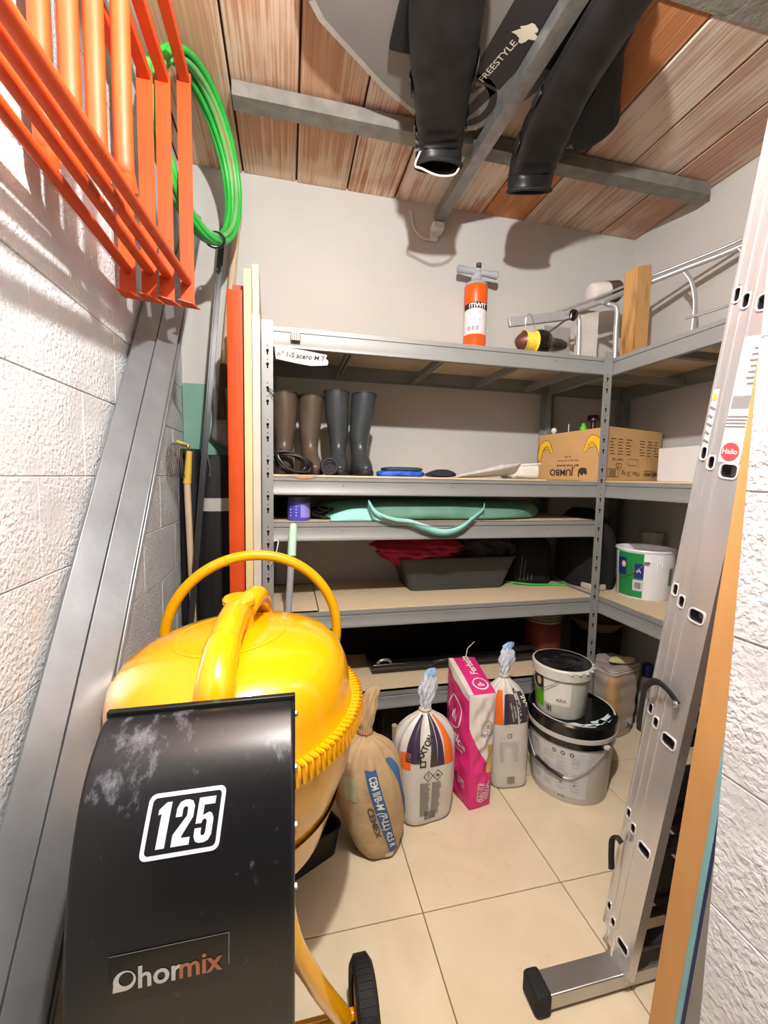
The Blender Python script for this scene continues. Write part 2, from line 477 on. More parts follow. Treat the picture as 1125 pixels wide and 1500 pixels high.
mb = MB(); mb.tube(spline([(.705, 2.13, 2.455), (.66, 2.132, 2.46), (.625, 2.134, 2.49), (.61, 2.136, 2.53), (.60, 2.135, 2.58)], 6), .007, 8)
mb.build('cable_end', M('grey_pipe', (196, 192, 182), .5), st)

# ================================================================ SHELVING
grey_steel = M('shelf_steel', (138, 140, 138), .48, .22, var=.05, vs=8, spec=.4)
chip = M('hardboard', (198, 181, 150), .75, var=.05, vs=60, bump=.0004, bs=300)
slot_m = M('slot_dark', (12, 12, 12), .9)
LV = {'top': (1.719, 1.795), 's2': (1.177, 1.249), 's3': (.999, 1.072), 's4': (.644, .715), 's5': (.287, .36)}
def post(parent, x, y, sx, sy, zt, slots=True):
    """angle post with its corner at x,y; flanges run towards sx, sy"""
    w, t = .041, .0022
    mb = MB()
    pr = [(0,0),(sx*w,0),(sx*w,sy*t),(sx*t*2.2,sy*t),(sx*t,sy*t*2.2),(sx*t,sy*w),(0,sy*w)]
    mb.prism(pr, lambda a, b: (x+a, y+b, 0.0), lambda a, b: (x+a, y+b, zt))
    # rolled ribs on the flange
    for q in (.0035, w-.0035):
        mb.box((min(x+sx*(q-.0022), x+sx*(q+.0022)), min(y-sy*.0016, y), .0), (max(x+sx*(q-.0022), x+sx*(q+.0022)), max(y-sy*.0016, y+.0001), zt))
    p = mb.build('post', grey_steel, parent)
    if slots:
        sb = MB(); k = 0; z = .06
        while z < zt-.03:
            cx = x+sx*w*.52; yy = y-sy*.0003
            def disc(cx, cz, r, n=10):
                sb.add([(cx+r*math.cos(2*math.pi*i/n), yy, cz+r*math.sin(2*math.pi*i/n)) for i in range(n)], [tuple(range(n))])
            disc(cx, z, .0056); sb.add([(cx-.0028, yy, z), (cx+.0028, yy, z), (cx+.0028, yy, z-.015), (cx-.0028, yy, z-.015)], [(0,1,2,3)])
            disc(cx, z+.017, .0024, 6)
            xs = x+sx*t*.0
            z += .048 if k % 2 == 0 else .085; k += 1
        sb.build('keyhole_slots', slot_m, p, smooth=False, kind='stuff')
    return p
def beam_prof(zb, zt):
    return [(0, zt), (0, zt-.0165), (.004, zt-.0185), (.004, zt-.0215), (-.001, zt-.0235), (-.001, zb+.017), (-.0045, zb+.012), (-.0045, zb+.002), (-.002, zb), (.014, zb), (.014, zb+.003), (.003, zb+.004), (.008, zb+.02), (.008, zt-.003), (.022, zt-.003), (.022, zt)]
def beam(parent, a, b, inward, lv, name='beam'):
    """shelf beam a->b (xy), 'inward' is the unit xy vector to the inside of the unit"""
    zb, zt = LV[lv]; mb = MB(); pr = beam_prof(zb, zt); n = len(pr)
    vs = [(q[0]+inward[0]*d, q[1]+inward[1]*d, z) for q in (a, b) for d, z in pr]
    fs = [(i,(i+1)%n,n+(i+1)%n,n+i) for i in range(n)]+[tuple(range(n)), tuple(range(n, 2*n))]
    return mb.add(vs, fs).build(name, grey_steel, parent)
def rivets(parent, pts):
    mb = MB()
    for x, y, z in pts: mb.lathe([(0,0),(.004,0),(.003,.0015),(0,.002)], 8, Matrix.Translation((x,y,z)) @ Matrix.Rotation(R(90), 4, 'X'))
    mb.build('rivets', galv, parent, kind='stuff')

SX0, SX1, SY0, SY1 = -.094, 1.396, 1.63, 2.105
su = thing('shelving_unit', 'grey boltless steel shelving unit standing along the back wall', 'shelving unit', (.65, 1.87, 0))
post(su, SX0, SY0, 1, 1, 1.812); post(su, SX1, SY0, -1, 1, 1.818)
post(su, SX0, SY1, 1, -1, 1.812, False); post(su, SX1, SY1, -1, -1, 1.812, True)
for lv in ('top', 's2', 's3', 's4', 's5'):
    zb, zt = LV[lv]
    b_ = beam(su, (SX0+.003, SY0+.0075), (SX1-.003, SY0+.0075), (0, 1), lv)
    rivets(b_, [(x, SY0+.0066, zt-.033) for x in (.21, .66, 1.12)])
    beam(su, (SX0+.003, SY1-.003), (SX1-.003, SY1-.003), (0, -1), lv)
    beam(su, (SX0+.003, SY0+.03), (SX0+.003, SY1-.03), (1, 0), lv, 'side_beam')
    beam(su, (SX1-.003, SY0+.03), (SX1-.003, SY1-.03), (-1, 0), lv, 'side_beam')
    y0, y1 = SY0+.0085, SY1-.008
    if lv == 's4':
        for a, b, zz, yy in ((SX0+.008, .118, 0, .0), (.121, 1.13, .004, .004), (1.133, SX1-.008, .001, .01)):
            MB().box((a, y0+yy, zt-.007), (b, y1, zt+zz)).build('shelf_board', chip, su, bevel=.0012)
    elif lv == 's2':
        MB().box((SX0+.008, y0-.004, zt-.002), (1.10, y1, zt+.006)).build('shelf_board', chip, su, bevel=.0012)
        MB().box((1.102, y0, zt-.006), (SX1-.008, y1, zt+.001)).build('shelf_board', chip, su, bevel=.0012)
        # splintered lip of the board near the left post
        mb = MB(); pts = [(.0,0),(.045,-.004),(.075,-.013),(.115,-.012),(.14,-.003),(.15,0)]
        mb.prism(pts, lambda a, b: (-.03+a, y0-.0045, zt+.004+b), lambda a, b: (-.03+a, y0-.0015, zt+.004+b)); mb.build('board_splinter', M('raw_chip', (176, 140, 100), .9, var=.2, vs=80), su)
    else:
        MB().box((SX0+.008, y0, zt-.007), (SX1-.008, y1, zt)).build('shelf_board', chip, su, bevel=.0012)
for x in (.235, .615, .955, 1.25):
    MB().sweep(cprof(.022, .03), (x, SY0+.012, 1.752), (x, SY1-.012, 1.752), up=(0,0,1)).build('cross_bar', grey_steel, su)
for lv in ('s2', 's3'):
    for x in (.4, .9): MB().sweep(cprof(.022, .03), (x, SY0+.012, LV[lv][1]-.008), (x, SY1-.012, LV[lv][1]-.008), up=(0,0,1)).build('cross_bar', grey_steel, su)

RX0, RX1, RY0, RY1 = 1.402, 1.895, .60, 2.112
ru = thing('shelving_unit', 'grey boltless steel shelving unit along the right wall, behind the ladder', 'shelving unit', (1.64, 1.36, 0))
post(ru, RX1, RY1, -1, -1, 1.80); post(ru, RX1, RY0, -1, 1, 1.80, False)
post(ru, RX0, RY0, 1, 1, 1.80, False); post(ru, RX0, RY1, 1, -1, 1.80, False)
for lv in ('top', 's2', 's4'):
    zb, zt = LV[lv]
    b_ = beam(ru, (RX0+.001, RY1-.045), (RX0+.001, RY0+.004), (1, 0), lv)
    beam(ru, (RX1-.003, RY1-.003), (RX1-.003, RY0+.003), (-1, 0), lv)
    beam(ru, (RX0+.03, RY1-.003), (RX1-.03, RY1-.003), (0, -1), lv, 'side_beam')
    beam(ru, (RX0+.03, RY0+.003), (RX1-.03, RY0+.003), (0, 1), lv, 'side_beam')
    if lv == 's2': MB().box((RX0-.001, RY0+.008, zt-.002), (RX1-.008, 2.09, zt+.005)).build('shelf_board', chip, ru, bevel=.0012)
    else: MB().box((RX0+.006, RY0+.008, zt-.007), (RX1-.008, 2.09, zt-.0005)).build('shelf_board', chip, ru, bevel=.0012)
for y in (.98, 1.35, 1.72):
    MB().sweep(cprof(.022, .03), (RX0+.012, y, 1.752), (RX1-.012, y, 1.752), up=(0,0,1)).build('cross_bar', grey_steel, ru)

# things fixed to the shelf front
white_paper = M('paper', (190, 188, 182), .8, var=.02)
ink = M('black_ink', (34, 32, 34), .7)
lb = thing('paper_label', 'torn white paper strip with handwriting hanging under the top shelf beam', 'label', (.02, 1.622, 1.70))
def labfn(d): return lambda x, y: Vector((x, 1.6245-d-.004*math.sin(x*16), y))
out = [(-.047, 1.722), (-.046, 1.705), (-.0425, 1.676), (.03, 1.664), (.085, 1.658), (.115, 1.661), (.145, 1.665), (.148, 1.679), (.138, 1.690), (.143, 1.702), (.06, 1.712), (0, 1.718)]
mb = MB(); mb.prism(out, labfn(0), labfn(.0006)); mb.build('paper', white_paper, lb, smooth=False)
mb = MB(); lettering(mb, "n\u00b0 1-S acero M.T.", .025, labfn(.0016), bold=.006, shear=.15, at=(.05, 1.690), rot=R(-3), flipx=False); mb.build('handwriting', ink, lb, smooth=False)
mg = thing('striped_clip', 'small ribbed grey clip stuck on the top shelf beam', 'clip', (.02, 1.622, 1.755))
mb = MB(); mb.box((.0105, 1.616, 1.744), (.0455, 1.629, 1.772)); mb.build('body', M('clip_grey', (96, 94, 88), .6), mg, bevel=.002)
mb = MB()
for i in range(5): mb.box((.012+i*.0066, 1.6135, 1.7445), (.016+i*.0066, 1.6165, 1.7715))
mb.build('clip_ribs', M('clip_light', (176, 172, 160), .5), mg)
cord_w = M('white_cord', (206, 204, 200), .6)
mb = MB(); mb.tube(spline([(-.068, 1.626, .905), (-.058, 1.618, .925), (-.045, 1.616, .955), (-.038, 1.622, .985), (-.036, 1.63, 1.0), (-.044, 1.632, 1.006), (-.052, 1.628, 1.002)], 8), .0022, 8)
tag(mb.build('tie_string', cord_w), 'white string tied through the left post of the back shelf', 'string')
mb = MB(); mb.tube(spline([(-.070, 1.626, 1.570), (-.058, 1.617, 1.560), (-.046, 1.617, 1.545), (-.040, 1.624, 1.528)], 8), .0016, 6); mb.tube(spline([(-.070, 1.626, 1.565), (-.060, 1.615, 1.548), (-.050, 1.617, 1.532), (-.040, 1.624, 1.522)], 8), .0016, 6)
tag(mb.build('tie_wire', M('dark_wire', (60, 60, 62), .5)), 'thin dark wire looped through the upper slot of the left shelf post', 'wire')
# ================================================================ CONCRETE MIXER
yel = M('yellow_enamel', (230, 164, 3), .24, 0, var=.05, vs=5, coat=.6, bump=.0004, bs=14)
def cover_material():
    m = bpy.data.materials.new('scuffed_black_plastic'); m.use_nodes = True
    nt = m.node_tree; N = nt.nodes; L = nt.links; b = N['Principled BSDF']
    geo = N.new('ShaderNodeNewGeometry')
    n1 = N.new('ShaderNodeTexNoise'); n1.inputs['Scale'].default_value = 38; n1.inputs['Detail'].default_value = 9; n1.inputs['Roughness'].default_value = .72
    mp = N.new('ShaderNodeMapping'); mp.inputs['Scale'].default_value = (1.2, .8, .7); L.new(geo.outputs['Position'], mp.inputs['Vector']); L.new(mp.outputs[0], n1.inputs['Vector'])
    acc = None
    for c, r, k in (((-.215, .665, .845), .085, .235), ((-.235, .63, .81), .055, .19), ((-.165, .70, .86), .05, .16), ((-.06, .69, .858), .06, .10), ((-.262, .62, .80), .025, .2), ((-.02, .64, .83), .05, .10)):
        vd = N.new('ShaderNodeVectorMath'); vd.operation = 'DISTANCE'; vd.inputs[1].default_value = c; L.new(geo.outputs['Position'], vd.inputs[0])
        mr = N.new('ShaderNodeMapRange'); mr.inputs[1].default_value = 0; mr.inputs[2].default_value = r; mr.inputs[3].default_value = k; mr.inputs[4].default_value = 0; L.new(vd.outputs['Value'], mr.inputs[0])
        if acc is None: acc = mr.outputs[0]
        else:
            ad = N.new('ShaderNodeMath'); ad.operation = 'MAXIMUM'; L.new(acc, ad.inputs[0]); L.new(mr.outputs[0], ad.inputs[1]); acc = ad.outputs[0]
    ad = N.new('ShaderNodeMath'); ad.operation = 'ADD'; L.new(acc, ad.inputs[0]); L.new(n1.outputs['Fac'], ad.inputs[1])
    rp = N.new('ShaderNodeValToRGB'); rp.color_ramp.elements[0].position = .62; rp.color_ramp.elements[1].position = .86
    rp.color_ramp.elements[0].color = lin((16, 16, 18)); rp.color_ramp.elements[1].color = lin((112, 112, 120))
    L.new(ad.outputs[0], rp.inputs['Fac']); L.new(rp.outputs[0], b.inputs['Base Color'])
    b.inputs['Roughness'].default_value = .34
    return m
blk_cover = cover_material()
steel_b = M('bright_steel', (190, 192, 194), .25, .9, var=.05)
rubber = M('black_rubber', (24, 24, 25), .75, 0, var=.25, vs=30)
mx = thing('concrete_mixer', 'yellow concrete mixer with black motor cover and inverted drum beside the left wall', 'concrete mixer', (-.12, .95, 0))
T = Matrix.Translation((-.113, 1.0, .70)) @ Matrix.Rotation(R(-4.5), 4, 'Y') @ Matrix.Rotation(R(1.5), 4, 'X')
dr = MB()
dr.lathe([(.278,-.008),(.270,.004),(.264,.02),(.263,.060),(.259,.095),(.247,.128),(.222,.155),(.18,.174),(.12,.189),(.05,.197),(0,.198)], 72, T)
drum = dr.build('drum_bowl', yel, mx, angle=60)
dr = MB(); dr.lathe([(.276,-.012),(.270,-.06),(.255,-.12),(.215,-.21),(.172,-.30),(.168,-.315),(.176,-.32),(.180,-.31),(.22,-.215)], 72, T)
dr.build('drum_cone', yel, mx, angle=60)
gr = MB(); gr.lathe([(.258,.012),(.284,.012),(.288,.008),(.288,-.020),(.284,-.024),(.258,-.024)], 96, T)
NT = 124
for i in range(NT):
    a = 2*math.pi*i/NT; c, s = math.cos(a), math.sin(a)
    Rz = T @ Matrix.Rotation(a, 4, 'Z')
    gr.box((.270,-.0032,.010),(.2925,.0032,.0150),0,Rz); gr.box((.285,-.0032,-.022),(.2925,.0032,.0150),0,Rz)
gr.build('gear_ring', yel, mx, angle=50)
# raised seam disc on the bowl bottom
sm = MB(); sm.lathe([(.112,.1905),(.118,.1915),(.124,.1890)], 48, T); sm.build('pressed_ring', yel, drum)
# yoke over the drum
yk = MB()
pth = spline([(-.127,.752,.66),(-.127,.757,.78),(-.127,.772,.865),(-.125,.82,.906),(-.120,.89,.930),(-.115,.955,.940),(-.112,.985,.938)], 8)
yk.tube(pth, [.036]*18+[.034]*10+[.031]*(len(pth)-28), 20)
yk.build('yoke_arm', yel, mx, angle=60)
yk = MB(); yk.lathe([(0,-.03),(.034,-.03),(.031,0),(.031,.030),(.036,.032),(.036,.042),(.033,.0455),(0,.047)], 32, Matrix.Translation((-.110,1.0,.925)) @ Matrix.Rotation(R(4),4,'X'))
yk.build('bearing_cap', yel, mx, angle=40)
yk = MB(); pth = spline([(-.100,1.0,.935),(-.086,1.04,.950),(-.074,1.09,.945),(-.068,1.16,.905),(-.066,1.225,.83),(-.068,1.275,.75)], 8)
yk.tube(pth, .026, 16); yk.build('yoke_arm', yel, mx, angle=60)
# tilting hand wheel behind the drum
hw = MB(); hw.tube([(-.098+.252*math.cos(2*math.pi*i/80), 1.31+.02*math.cos(2*math.pi*i/80), .757+.252*math.sin(2*math.pi*i/80)) for i in range(80)], .0155, 14, closed=True)
wheel = hw.build('hand_wheel', yel, mx)
for a in (R(-60), R(180), R(60)+R(240)-R(60)):
    hw = MB(); hw.tube([(-.098, 1.31, .757), (-.098+.245*math.cos(a), 1.31+.02*math.cos(a), .757+.245*math.sin(a))], .010, 10); hw.build('spoke', yel, wheel)
hw = MB(); hw.lathe([(0,-.03),(.035,-.03),(.035,.03),(0,.03)], 24, Matrix.Translation((-.098,1.295,.757)) @ Matrix.Rotation(R(90),4,'X')); hw.build('wheel_hub', yel, wheel)
# motor cover
prof = [(.722,.862),(.7,.861),(.676,.849),(.648,.829),(.622,.800),(.601,.764),(.582,.718),(.569,.665),(.560,.61),(.555,.55),(.552,.45),(.553,.33),(.556,.205),(.705,.205),(.722,.23)]
pc = [ (p.x, p.y) for p in spline([(a,b,0) for a,b in prof[:13]], 4) ]+prof[13:]
CX0, CX1 = -.281, .0095
cv = MB(); cv.prism(pc, lambda y, z: (CX0, y, z), lambda y, z: (CX1, y, z))
cover = cv.build('motor_cover', blk_cover, mx, bevel=.016, seg=4, angle=30)
fr = MB(); fr.box((CX0-.002,.722,.20),(CX1+.003,.734,.868)); fr.build('cover_backplate', M('black_steel', (16,16,17), .4), mx, bevel=.002)
for z in (.83, .73, .62, .50):
    sc = MB(); sc.lathe([(0,0),(.0055,0),(.0055,.003),(.003,.005),(0,.005)], 6, Matrix.Translation((CX1+.003,.728,z)) @ Matrix.Rotation(R(90),4,'Y')); sc.build('screw', steel_b, cover)
# printed plates follow the curve of the cover
def cover_at(z):
    for (y0, z0), (y1, z1) in zip(pc, pc[1:]):
        if z1 <= z <= z0: return y0+(y1-y0)*(z0-z)/(z0-z1)
    return .555
arc = [(pc[0], 0.0)]
for q0, q1 in zip(pc, pc[1:]): arc.append((q1, arc[-1][1]+math.hypot(q1[0]-q0[0], q1[1]-q0[1])))
def cov_s(z):       # arc length at height z
    for (q0, s0), (q1, s1) in zip(arc, arc[1:]):
        if q1[1] <= z <= q0[1]: return s0+(s1-s0)*(q0[1]-z)/(q0[1]-q1[1])
def covfn(off, x0, zmid):
    sm_ = cov_s(zmid)
    dmid = Vector((cover_at(zmid-.02)-cover_at(zmid+.02), -.04)).normalized()
    def fn(x, y):
        s = sm_-y
        for (q0, s0), (q1, s1) in zip(arc, arc[1:]):
            if s0 <= s <= s1:
                t = (s-s0)/(s1-s0); d = dmid
                return Vector((x0+x, q0[0]+(q1[0]-q0[0])*t+d.y*off, q0[1]+(q1[1]-q0[1])*t-d.x*off))
        return Vector((x0+x, .55-off, zmid+y))
    return fn
prn_w = M('print_white', (196, 204, 212), .4, var=.02)
prn_k = M('print_black', (20, 18, 22), .4)
fn = covfn(.0006, -.142, .762)
mb = MB(); patch(mb, fn, -.054, .054, -.042, .042, 6, 30)
plate = mb.build('number_plate', prn_k, cover)
mb = MB(); fn2 = covfn(.0022, -.142, .762)
sh = lambda p: [(x+.10*y, y) for x, y in p]
def densify(poly, k=4):
    o = []
    for (a, b), (c, d) in zip(poly, poly[1:]+poly[:1]):
        for i in range(k): o.append((a+(c-a)*i/k, b+(d-b)*i/k))
    return o
ring2d(mb, fn2, densify(sh(rrect(-.051,.051,-.039,.039,.009))), densify(sh(rrect(-.0455,.0455,-.0335,.0335,.0055))))
def impact(ch):
    """heavy condensed numerals as polygons (unit height 1, width .5)"""
    if ch == '1': return [[(.10,0),(.36,0),(.36,1),(.20,1),(.0,.86),(.0,.74),(.10,.76)]]
    if ch == '2': return [[(0,0),(.54,0),(.54,.17),(.28,.17),(.28,.22),(.54,.60),(.54,.84),(.46,.96),(.33,1),(.19,1),(.07,.96),(0,.84),(0,.64),(.19,.64),(.19,.80),(.22,.85),(.31,.85),(.34,.80),(.34,.64),(0,.26)]]
    return [[(.52,1),(0,1),(0,.43),(.18,.43),(.20,.49),(.25,.52),(.32,.50),(.34,.45),(.34,.22),(.31,.16),(.23,.16),(.20,.22),(.20,.33),(0,.33),(0,.16),(.07,.04),(.19,0),(.35,0),(.47,.04),(.54,.16),(.54,.50),(.47,.62),(.38,.66),(.19,.60),(.19,.83),(.52,.83)]]
def poly_fill(mb, pts, fn, step=.006):
    bm = bmesh.new(); vs = [bm.verts.new((x, y, 0)) for x, y in pts]; bm.faces.new(vs)
    bm.normal_update(); bmesh.ops.triangulate(bm, faces=bm.faces[:], ngon_method='EAR_CLIP'); bm.normal_update()
    ys = [p[1] for p in pts]; k = math.floor(min(ys)/step)+1
    while k*step < max(ys):
        bmesh.ops.bisect_plane(bm, geom=bm.verts[:]+bm.edges[:]+bm.faces[:], plane_co=(0,k*step,0), plane_no=(0,1,0)); k += 1
    bm.verts.index_update()
    mb.add([fn(v.co.x, v.co.y) for v in bm.verts], [tuple(v.index for v in f.verts) for f in bm.faces]); bm.free()
for ch, x0 in (('1', -.036), ('2', -.0125), ('5', .0155)):
    for pl in impact(ch):
        poly_fill(mb, [(x0+a*.043+.13*(b-.5)*.050, (b-.5)*.054) for a, b in pl], fn2)
mb.build('numerals', prn_w, plate, smooth=False, label='white framed number 125')
fnh = covfn(.0006, -.153, .593)
mb = MB(); patch(mb, fnh, -.074, .074, -.034, .030, 4, 6); hp = mb.build('brand_plate', M('gloss_black', (14,13,14), .12), cover)
fnh2 = covfn(.0013, -.153, .593)
mb = MB(); ring2d(mb, fnh2, [(-.074,.030),(.074,.030),(.074,-.012)], [(-.074,.0294),(.0734,.0294),(.0734,-.012)])
mb.f.pop(); mb.m.pop(); mb.build('plate_edge', M('edge_shine', (170,170,170), .3, .5), hp, smooth=False)
mb = MB(); lettering(mb, 'hor', .040, fnh2, bold=.02, step=.006, at=(-.013, -.005), sx=.95)
mb.build('brand_letters', M('letter_grey', (178, 174, 170), .4), hp, smooth=False, label='grey hor letters')
mb = MB(); lettering(mb, 'mix', .040, fnh2, bold=.02, step=.006, at=(.037, -.005), sx=.92)
mb.build('brand_letters', M('letter_orange', (150, 92, 62), .4), hp, smooth=False, label='dull orange mix letters')
mb = MB(); n = 28
o1 = [(-.055+.0135*math.cos(2*math.pi*i/n), -.004+.0130*math.sin(2*math.pi*i/n)) for i in range(n)]; o2 = [(-.0532+.0088*math.cos(2*math.pi*i/n), -.002+.0088*math.sin(2*math.pi*i/n)) for i in range(n)]
ring2d(mb, fnh2, o1, o2); mb.add([fnh2(-.069,-.017), fnh2(-.055,-.017), fnh2(-.068,-.007)], [(0,1,2)])
mb.build('brand_emblem', M('letter_grey', (178,174,170), .4), hp, smooth=False, label='grey ring emblem')
# stand
sd = MB(); sd.tube(spline([(-.03,.735,.70),(.0,.735,.42),(.05,.76,.26),(.115,.795,.105)],8), .0185, 14); sd.build('stand_leg', yel, mx)
sd = MB(); sd.tube(spline([(-.20,.735,.70),(-.24,.735,.45),(-.29,.755,.28),(-.33,.80,.10)],8), .018, 14); sd.build('stand_leg', yel, mx)
sd = MB(); sd.tube([(-.38,.81,.088),(.19,.81,.088)], .011, 12); sd.build('axle', yel, mx)
sd = MB(); sd.tube(spline([(-.07,1.27,.76),(-.12,1.30,.45),(-.22,1.33,.03)],8), .020, 14); sd.build('stand_leg', yel, mx)
sd = MB(); sd.tube([(-.36,1.335,.02),(-.16,1.335,.02)], .02, 14); sd.build('stand_foot', yel, mx)
sd = MB(); sd.tube([(-.20,.80,.12),(-.22,1.33,.06)], .016, 12); sd.build('stand_tie', yel, mx)
for xw in (.162, -.372):
    Tw = Matrix.Translation((xw,.812,.0885)) @ Matrix.Rotation(R(90),4,'Y') @ Matrix.Scale(.855,4)
    w = MB(); w.lathe([(.068,-.022),(.088,-.028),(.099,-.020),(.102,-.008),(.102,.008),(.099,.020),(.088,.028),(.068,.022)], 48, Tw)
    for k in range(44):
        w.box((.100,-.0022,-.017),(.1035,.0022,.017),0,Tw @ Matrix.Rotation(2*math.pi*k/44,4,'Z'))
    tyre = w.build('wheel_tyre', rubber, mx)
    w = MB(); w.lathe([(0,-.018),(.07,-.018),(.07,-.012),(.03,-.006),(.03,.006),(.07,.012),(.07,.018),(0,.018)], 32, Tw); w.build('wheel_rim', yel, tyre)

# black tray on the floor under the drum
tb = thing('mortar_tray', 'flat black mortar tray on the floor under the yellow drum', 'tray', (0, 1.31, 0))
Tt = Matrix.Translation((.0,1.31,0)) @ Matrix.Rotation(R(28),4,'Z')
mb = MB(); o = rrect(-.155,.155,-.09,.09,.03,3); n = len(o)
rows = [(.92,0),(1,.085),(1.03,.088),(1.03,.094),(.97,.094),(.90,.010)]
for k in range(len(rows)-1):
    a, za = rows[k]; b, zb_ = rows[k+1]
    mb.add([Tt @ Vector((x*a,y*a,za)) for x,y in o]+[Tt @ Vector((x*b,y*b,zb_)) for x,y in o], [(i,(i+1)%n,n+(i+1)%n,n+i) for i in range(n)])
mb.add([Tt @ Vector((x*.9,y*.9,.010)) for x,y in o], [tuple(range(n))]); mb.add([Tt @ Vector((x*.92,y*.92,0)) for x,y in o], [tuple(range(n))])
mb.build('tray_body', M('tray_black', (24,24,24), .55), tb)

# ================================================================ STEEL PROFILES LEANING ON THE LEFT WALL
galv_l = M('galvanised_light', (150, 154, 158), .40, .70, var=.12, vs=10, stretch=(1,1.2,.8), bump=.0005, bs=40)
d = Vector((0, .574, .819)); nrm = Vector((0, .819, -.574))
uu = (Vector((.68,0,0))-nrm*.73).normalized(); tt = (Vector((.73,0,0))+nrm*.68).normalized()
P0 = Vector((-.455, 1.004, 1.02))
def chan(off, w, dep, back, l0, l1, label, prof=None):
    a = P0+tt*off-uu*back; a0 = a+d*((.004-a.z)/d.z+l0); b0 = a+d*l1
    mb = MB(); mb.sweep(prof or cprof(w, dep, .0016, .010), a0, b0, up=uu)
    return tag(mb.build('steel_profile', galv_l, bevel=.0025), label, 'metal profile', 'galvanised profiles leaning on the left wall')
chan(.030, .058, .012, 0, .05, 1.66, 'galvanised channel leaning on the left wall, leftmost of the bundle')
chan(.092, .062, .040, -.004, .05, 1.68, 'galvanised channel leaning on the left wall, middle of the bundle')
chan(.140, .0, .0, .030, .08, 1.60, 'stepped galvanised channel leaning on the left wall, rightmost of the bundle', [(-.016,0),(.000,0),(.000,.008),(.006,.008),(.006,-.004),(.014,-.004),(.014,-.018),(-.016,-.018)])

# ================================================================ ORANGE FRAMES HANGING HIGH ON THE LEFT
orange = M('orange_paint', (196, 70, 20), .55, 0, var=.10, vs=12, bump=.0004, bs=50)
names = ['orange steel frame hanging by the left wall, nearest the wall', 'orange steel frame hanging high left, second from the wall',
         'orange steel frame hanging high left, third from the wall', 'orange steel frame hanging high left, farthest from the wall']
spec = [(-.425, 1.32, 1.800, .0, 1.735, 2.310, .920), (-.382, 1.36, 1.818, .030, 1.745, 2.335, .925), (-.345, 1.395, 1.828, .058, 1.755, 2.365, .935), (-.306, 1.475, 1.848, .100, 1.780, 2.440, .950)]
for i, (x, ye, zr, sl, zb_, zt_, yt) in enumerate(spec):
    zr_at = lambda y: zr-sl*(ye-y)
    t = thing('trestle_frame', names[i], 'metal frame', (x, .9, zb_), 'orange frames hanging on the left')
    mb = MB(); mb.tube([(x,.16,zr_at(.16)),(x,ye-.006,zr)], .0125, 14); mb.build('bottom_rail', orange, t)
    mb = MB(); mb.bar((x+.002,.16,zt_),(x+.002,ye,zt_), .028, .028); mb.build('top_rail', orange, t, bevel=.002)
    mb = MB(); mb.sweep([(-.020,-.003),(.020,-.003),(.020,.016),(.0175,.016),(.0175,.0),(-.020,0)], (x,ye,zb_), (x,ye,zt_+.014), up=(0,1,0)); mb.build('end_upright', orange, t)
    mb = MB(); pr = [(-.019,-.030),(.016,-.020),(.034,.022),(-.016,.030)]
    mb.prism(pr, lambda a, b: (x+a, ye-.008+b, zb_-.003-.12*a), lambda a, b: (x+a, ye-.008+b, zb_-.12*a)); mb.build('foot_plate', orange, t, smooth=False)
    zq = zr_at(yt); mb = MB(); mb.tube(spline([(x,yt,zt_-.012),(x,yt,zq+.30),(x,yt,zq+.07),(x,yt+.006,zq+.03),(x,yt+.022,zq+.008)],6), .0165, 16); mb.build('middle_tube', orange, t)
    mb = MB(); mb.sweep([(-.017,-.003),(.017,-.003),(.017,0),(-.017,0)], (x,.17,zr_at(.17)-.03), (x,.17,zt_+.014), up=(0,1,0)); mb.build('end_upright', orange, t)
for yh in (.42, 1.10):
    mb = MB(); mb.tube(spline([(XL,yh,2.282),(-.45,yh,2.285),(-.415,yh,2.287),(-.37,yh,2.315),(-.33,yh,2.345),(-.30,yh,2.415),(-.275,yh,2.418),(-.268,yh,2.46)],6), .008, 10)
    mb.lathe([(0,0),(.03,0),(.03,.004),(0,.004)], 16, Matrix.Translation((XL,yh,2.282)) @ Matrix.Rotation(R(90),4,'Y'))
    tag(mb.build('wall_hook', galv_d), 'steel hook in the left wall carrying the %s of the orange frames' % ('near end' if yh < 1 else 'far end'), 'hook')

# ================================================================ HOSE COIL
hg = M('green_hose', (42, 168, 62), .38, 0, var=.12, vs=18)
hg2 = M('pale_green_hose', (96, 170, 92), .45, 0, var=.12, vs=18)
hr = M('red_hose_stripe', (206, 92, 74), .5)
TAU = 2*math.pi
hc = thing('hose_coil', 'coil of green garden hose with a red stripe hanging high in the left corner', 'hose', (-.30, 1.58, 2.06))
C0 = Vector((-.298,1.665,2.352)); yaw = R(70); hdir = Vector((math.cos(yaw), math.sin(yaw), 0)); hn = Vector((-hdir.y, hdir.x, 0))
rs = random.Random(4)
for k, (rr, off, mat_) in enumerate([(.250,-.034,hg),(.257,-.014,hg),(.246,.006,hg2),(.254,.024,hg2),(.236,-.024,hg2),(.238,-.002,hg2),(.232,.018,hg),(.244,.040,hg)]):
    ph = rs.uniform(0, 6); pts = []
    for i in range(72):
        a = 2*math.pi*i/72
        r_ = rr+.005*math.sin(2*a+ph); of = off+.006*math.sin(a+ph)
        sq = .55 if math.sin(a) < -.82 else 1.0       # pinched where it is tied
        q = C0+hdir*(r_*math.cos(a)*1.0)+Vector((0,0,1))*(r_*math.sin(a)*1.02)+hn*(of*(.45+.55*(1+math.sin(a))/2))
        q.z = min(q.z, 2.612); q.x = max(q.x, -.462); pts.append(q)
    mb = MB(); mb.tube(pts, .0098, 10, closed=True); lp = mb.build('hose_loop', mat_, hc)
    if k in (2, 5):
        mb = MB(); mb.tube([p-hn*.006+(p-C0).normalized()*.0 for p in pts[50:72]+pts[0:20]], .0065, 8); mb.build('red_stripe', hr, lp, label='red line along the hose')
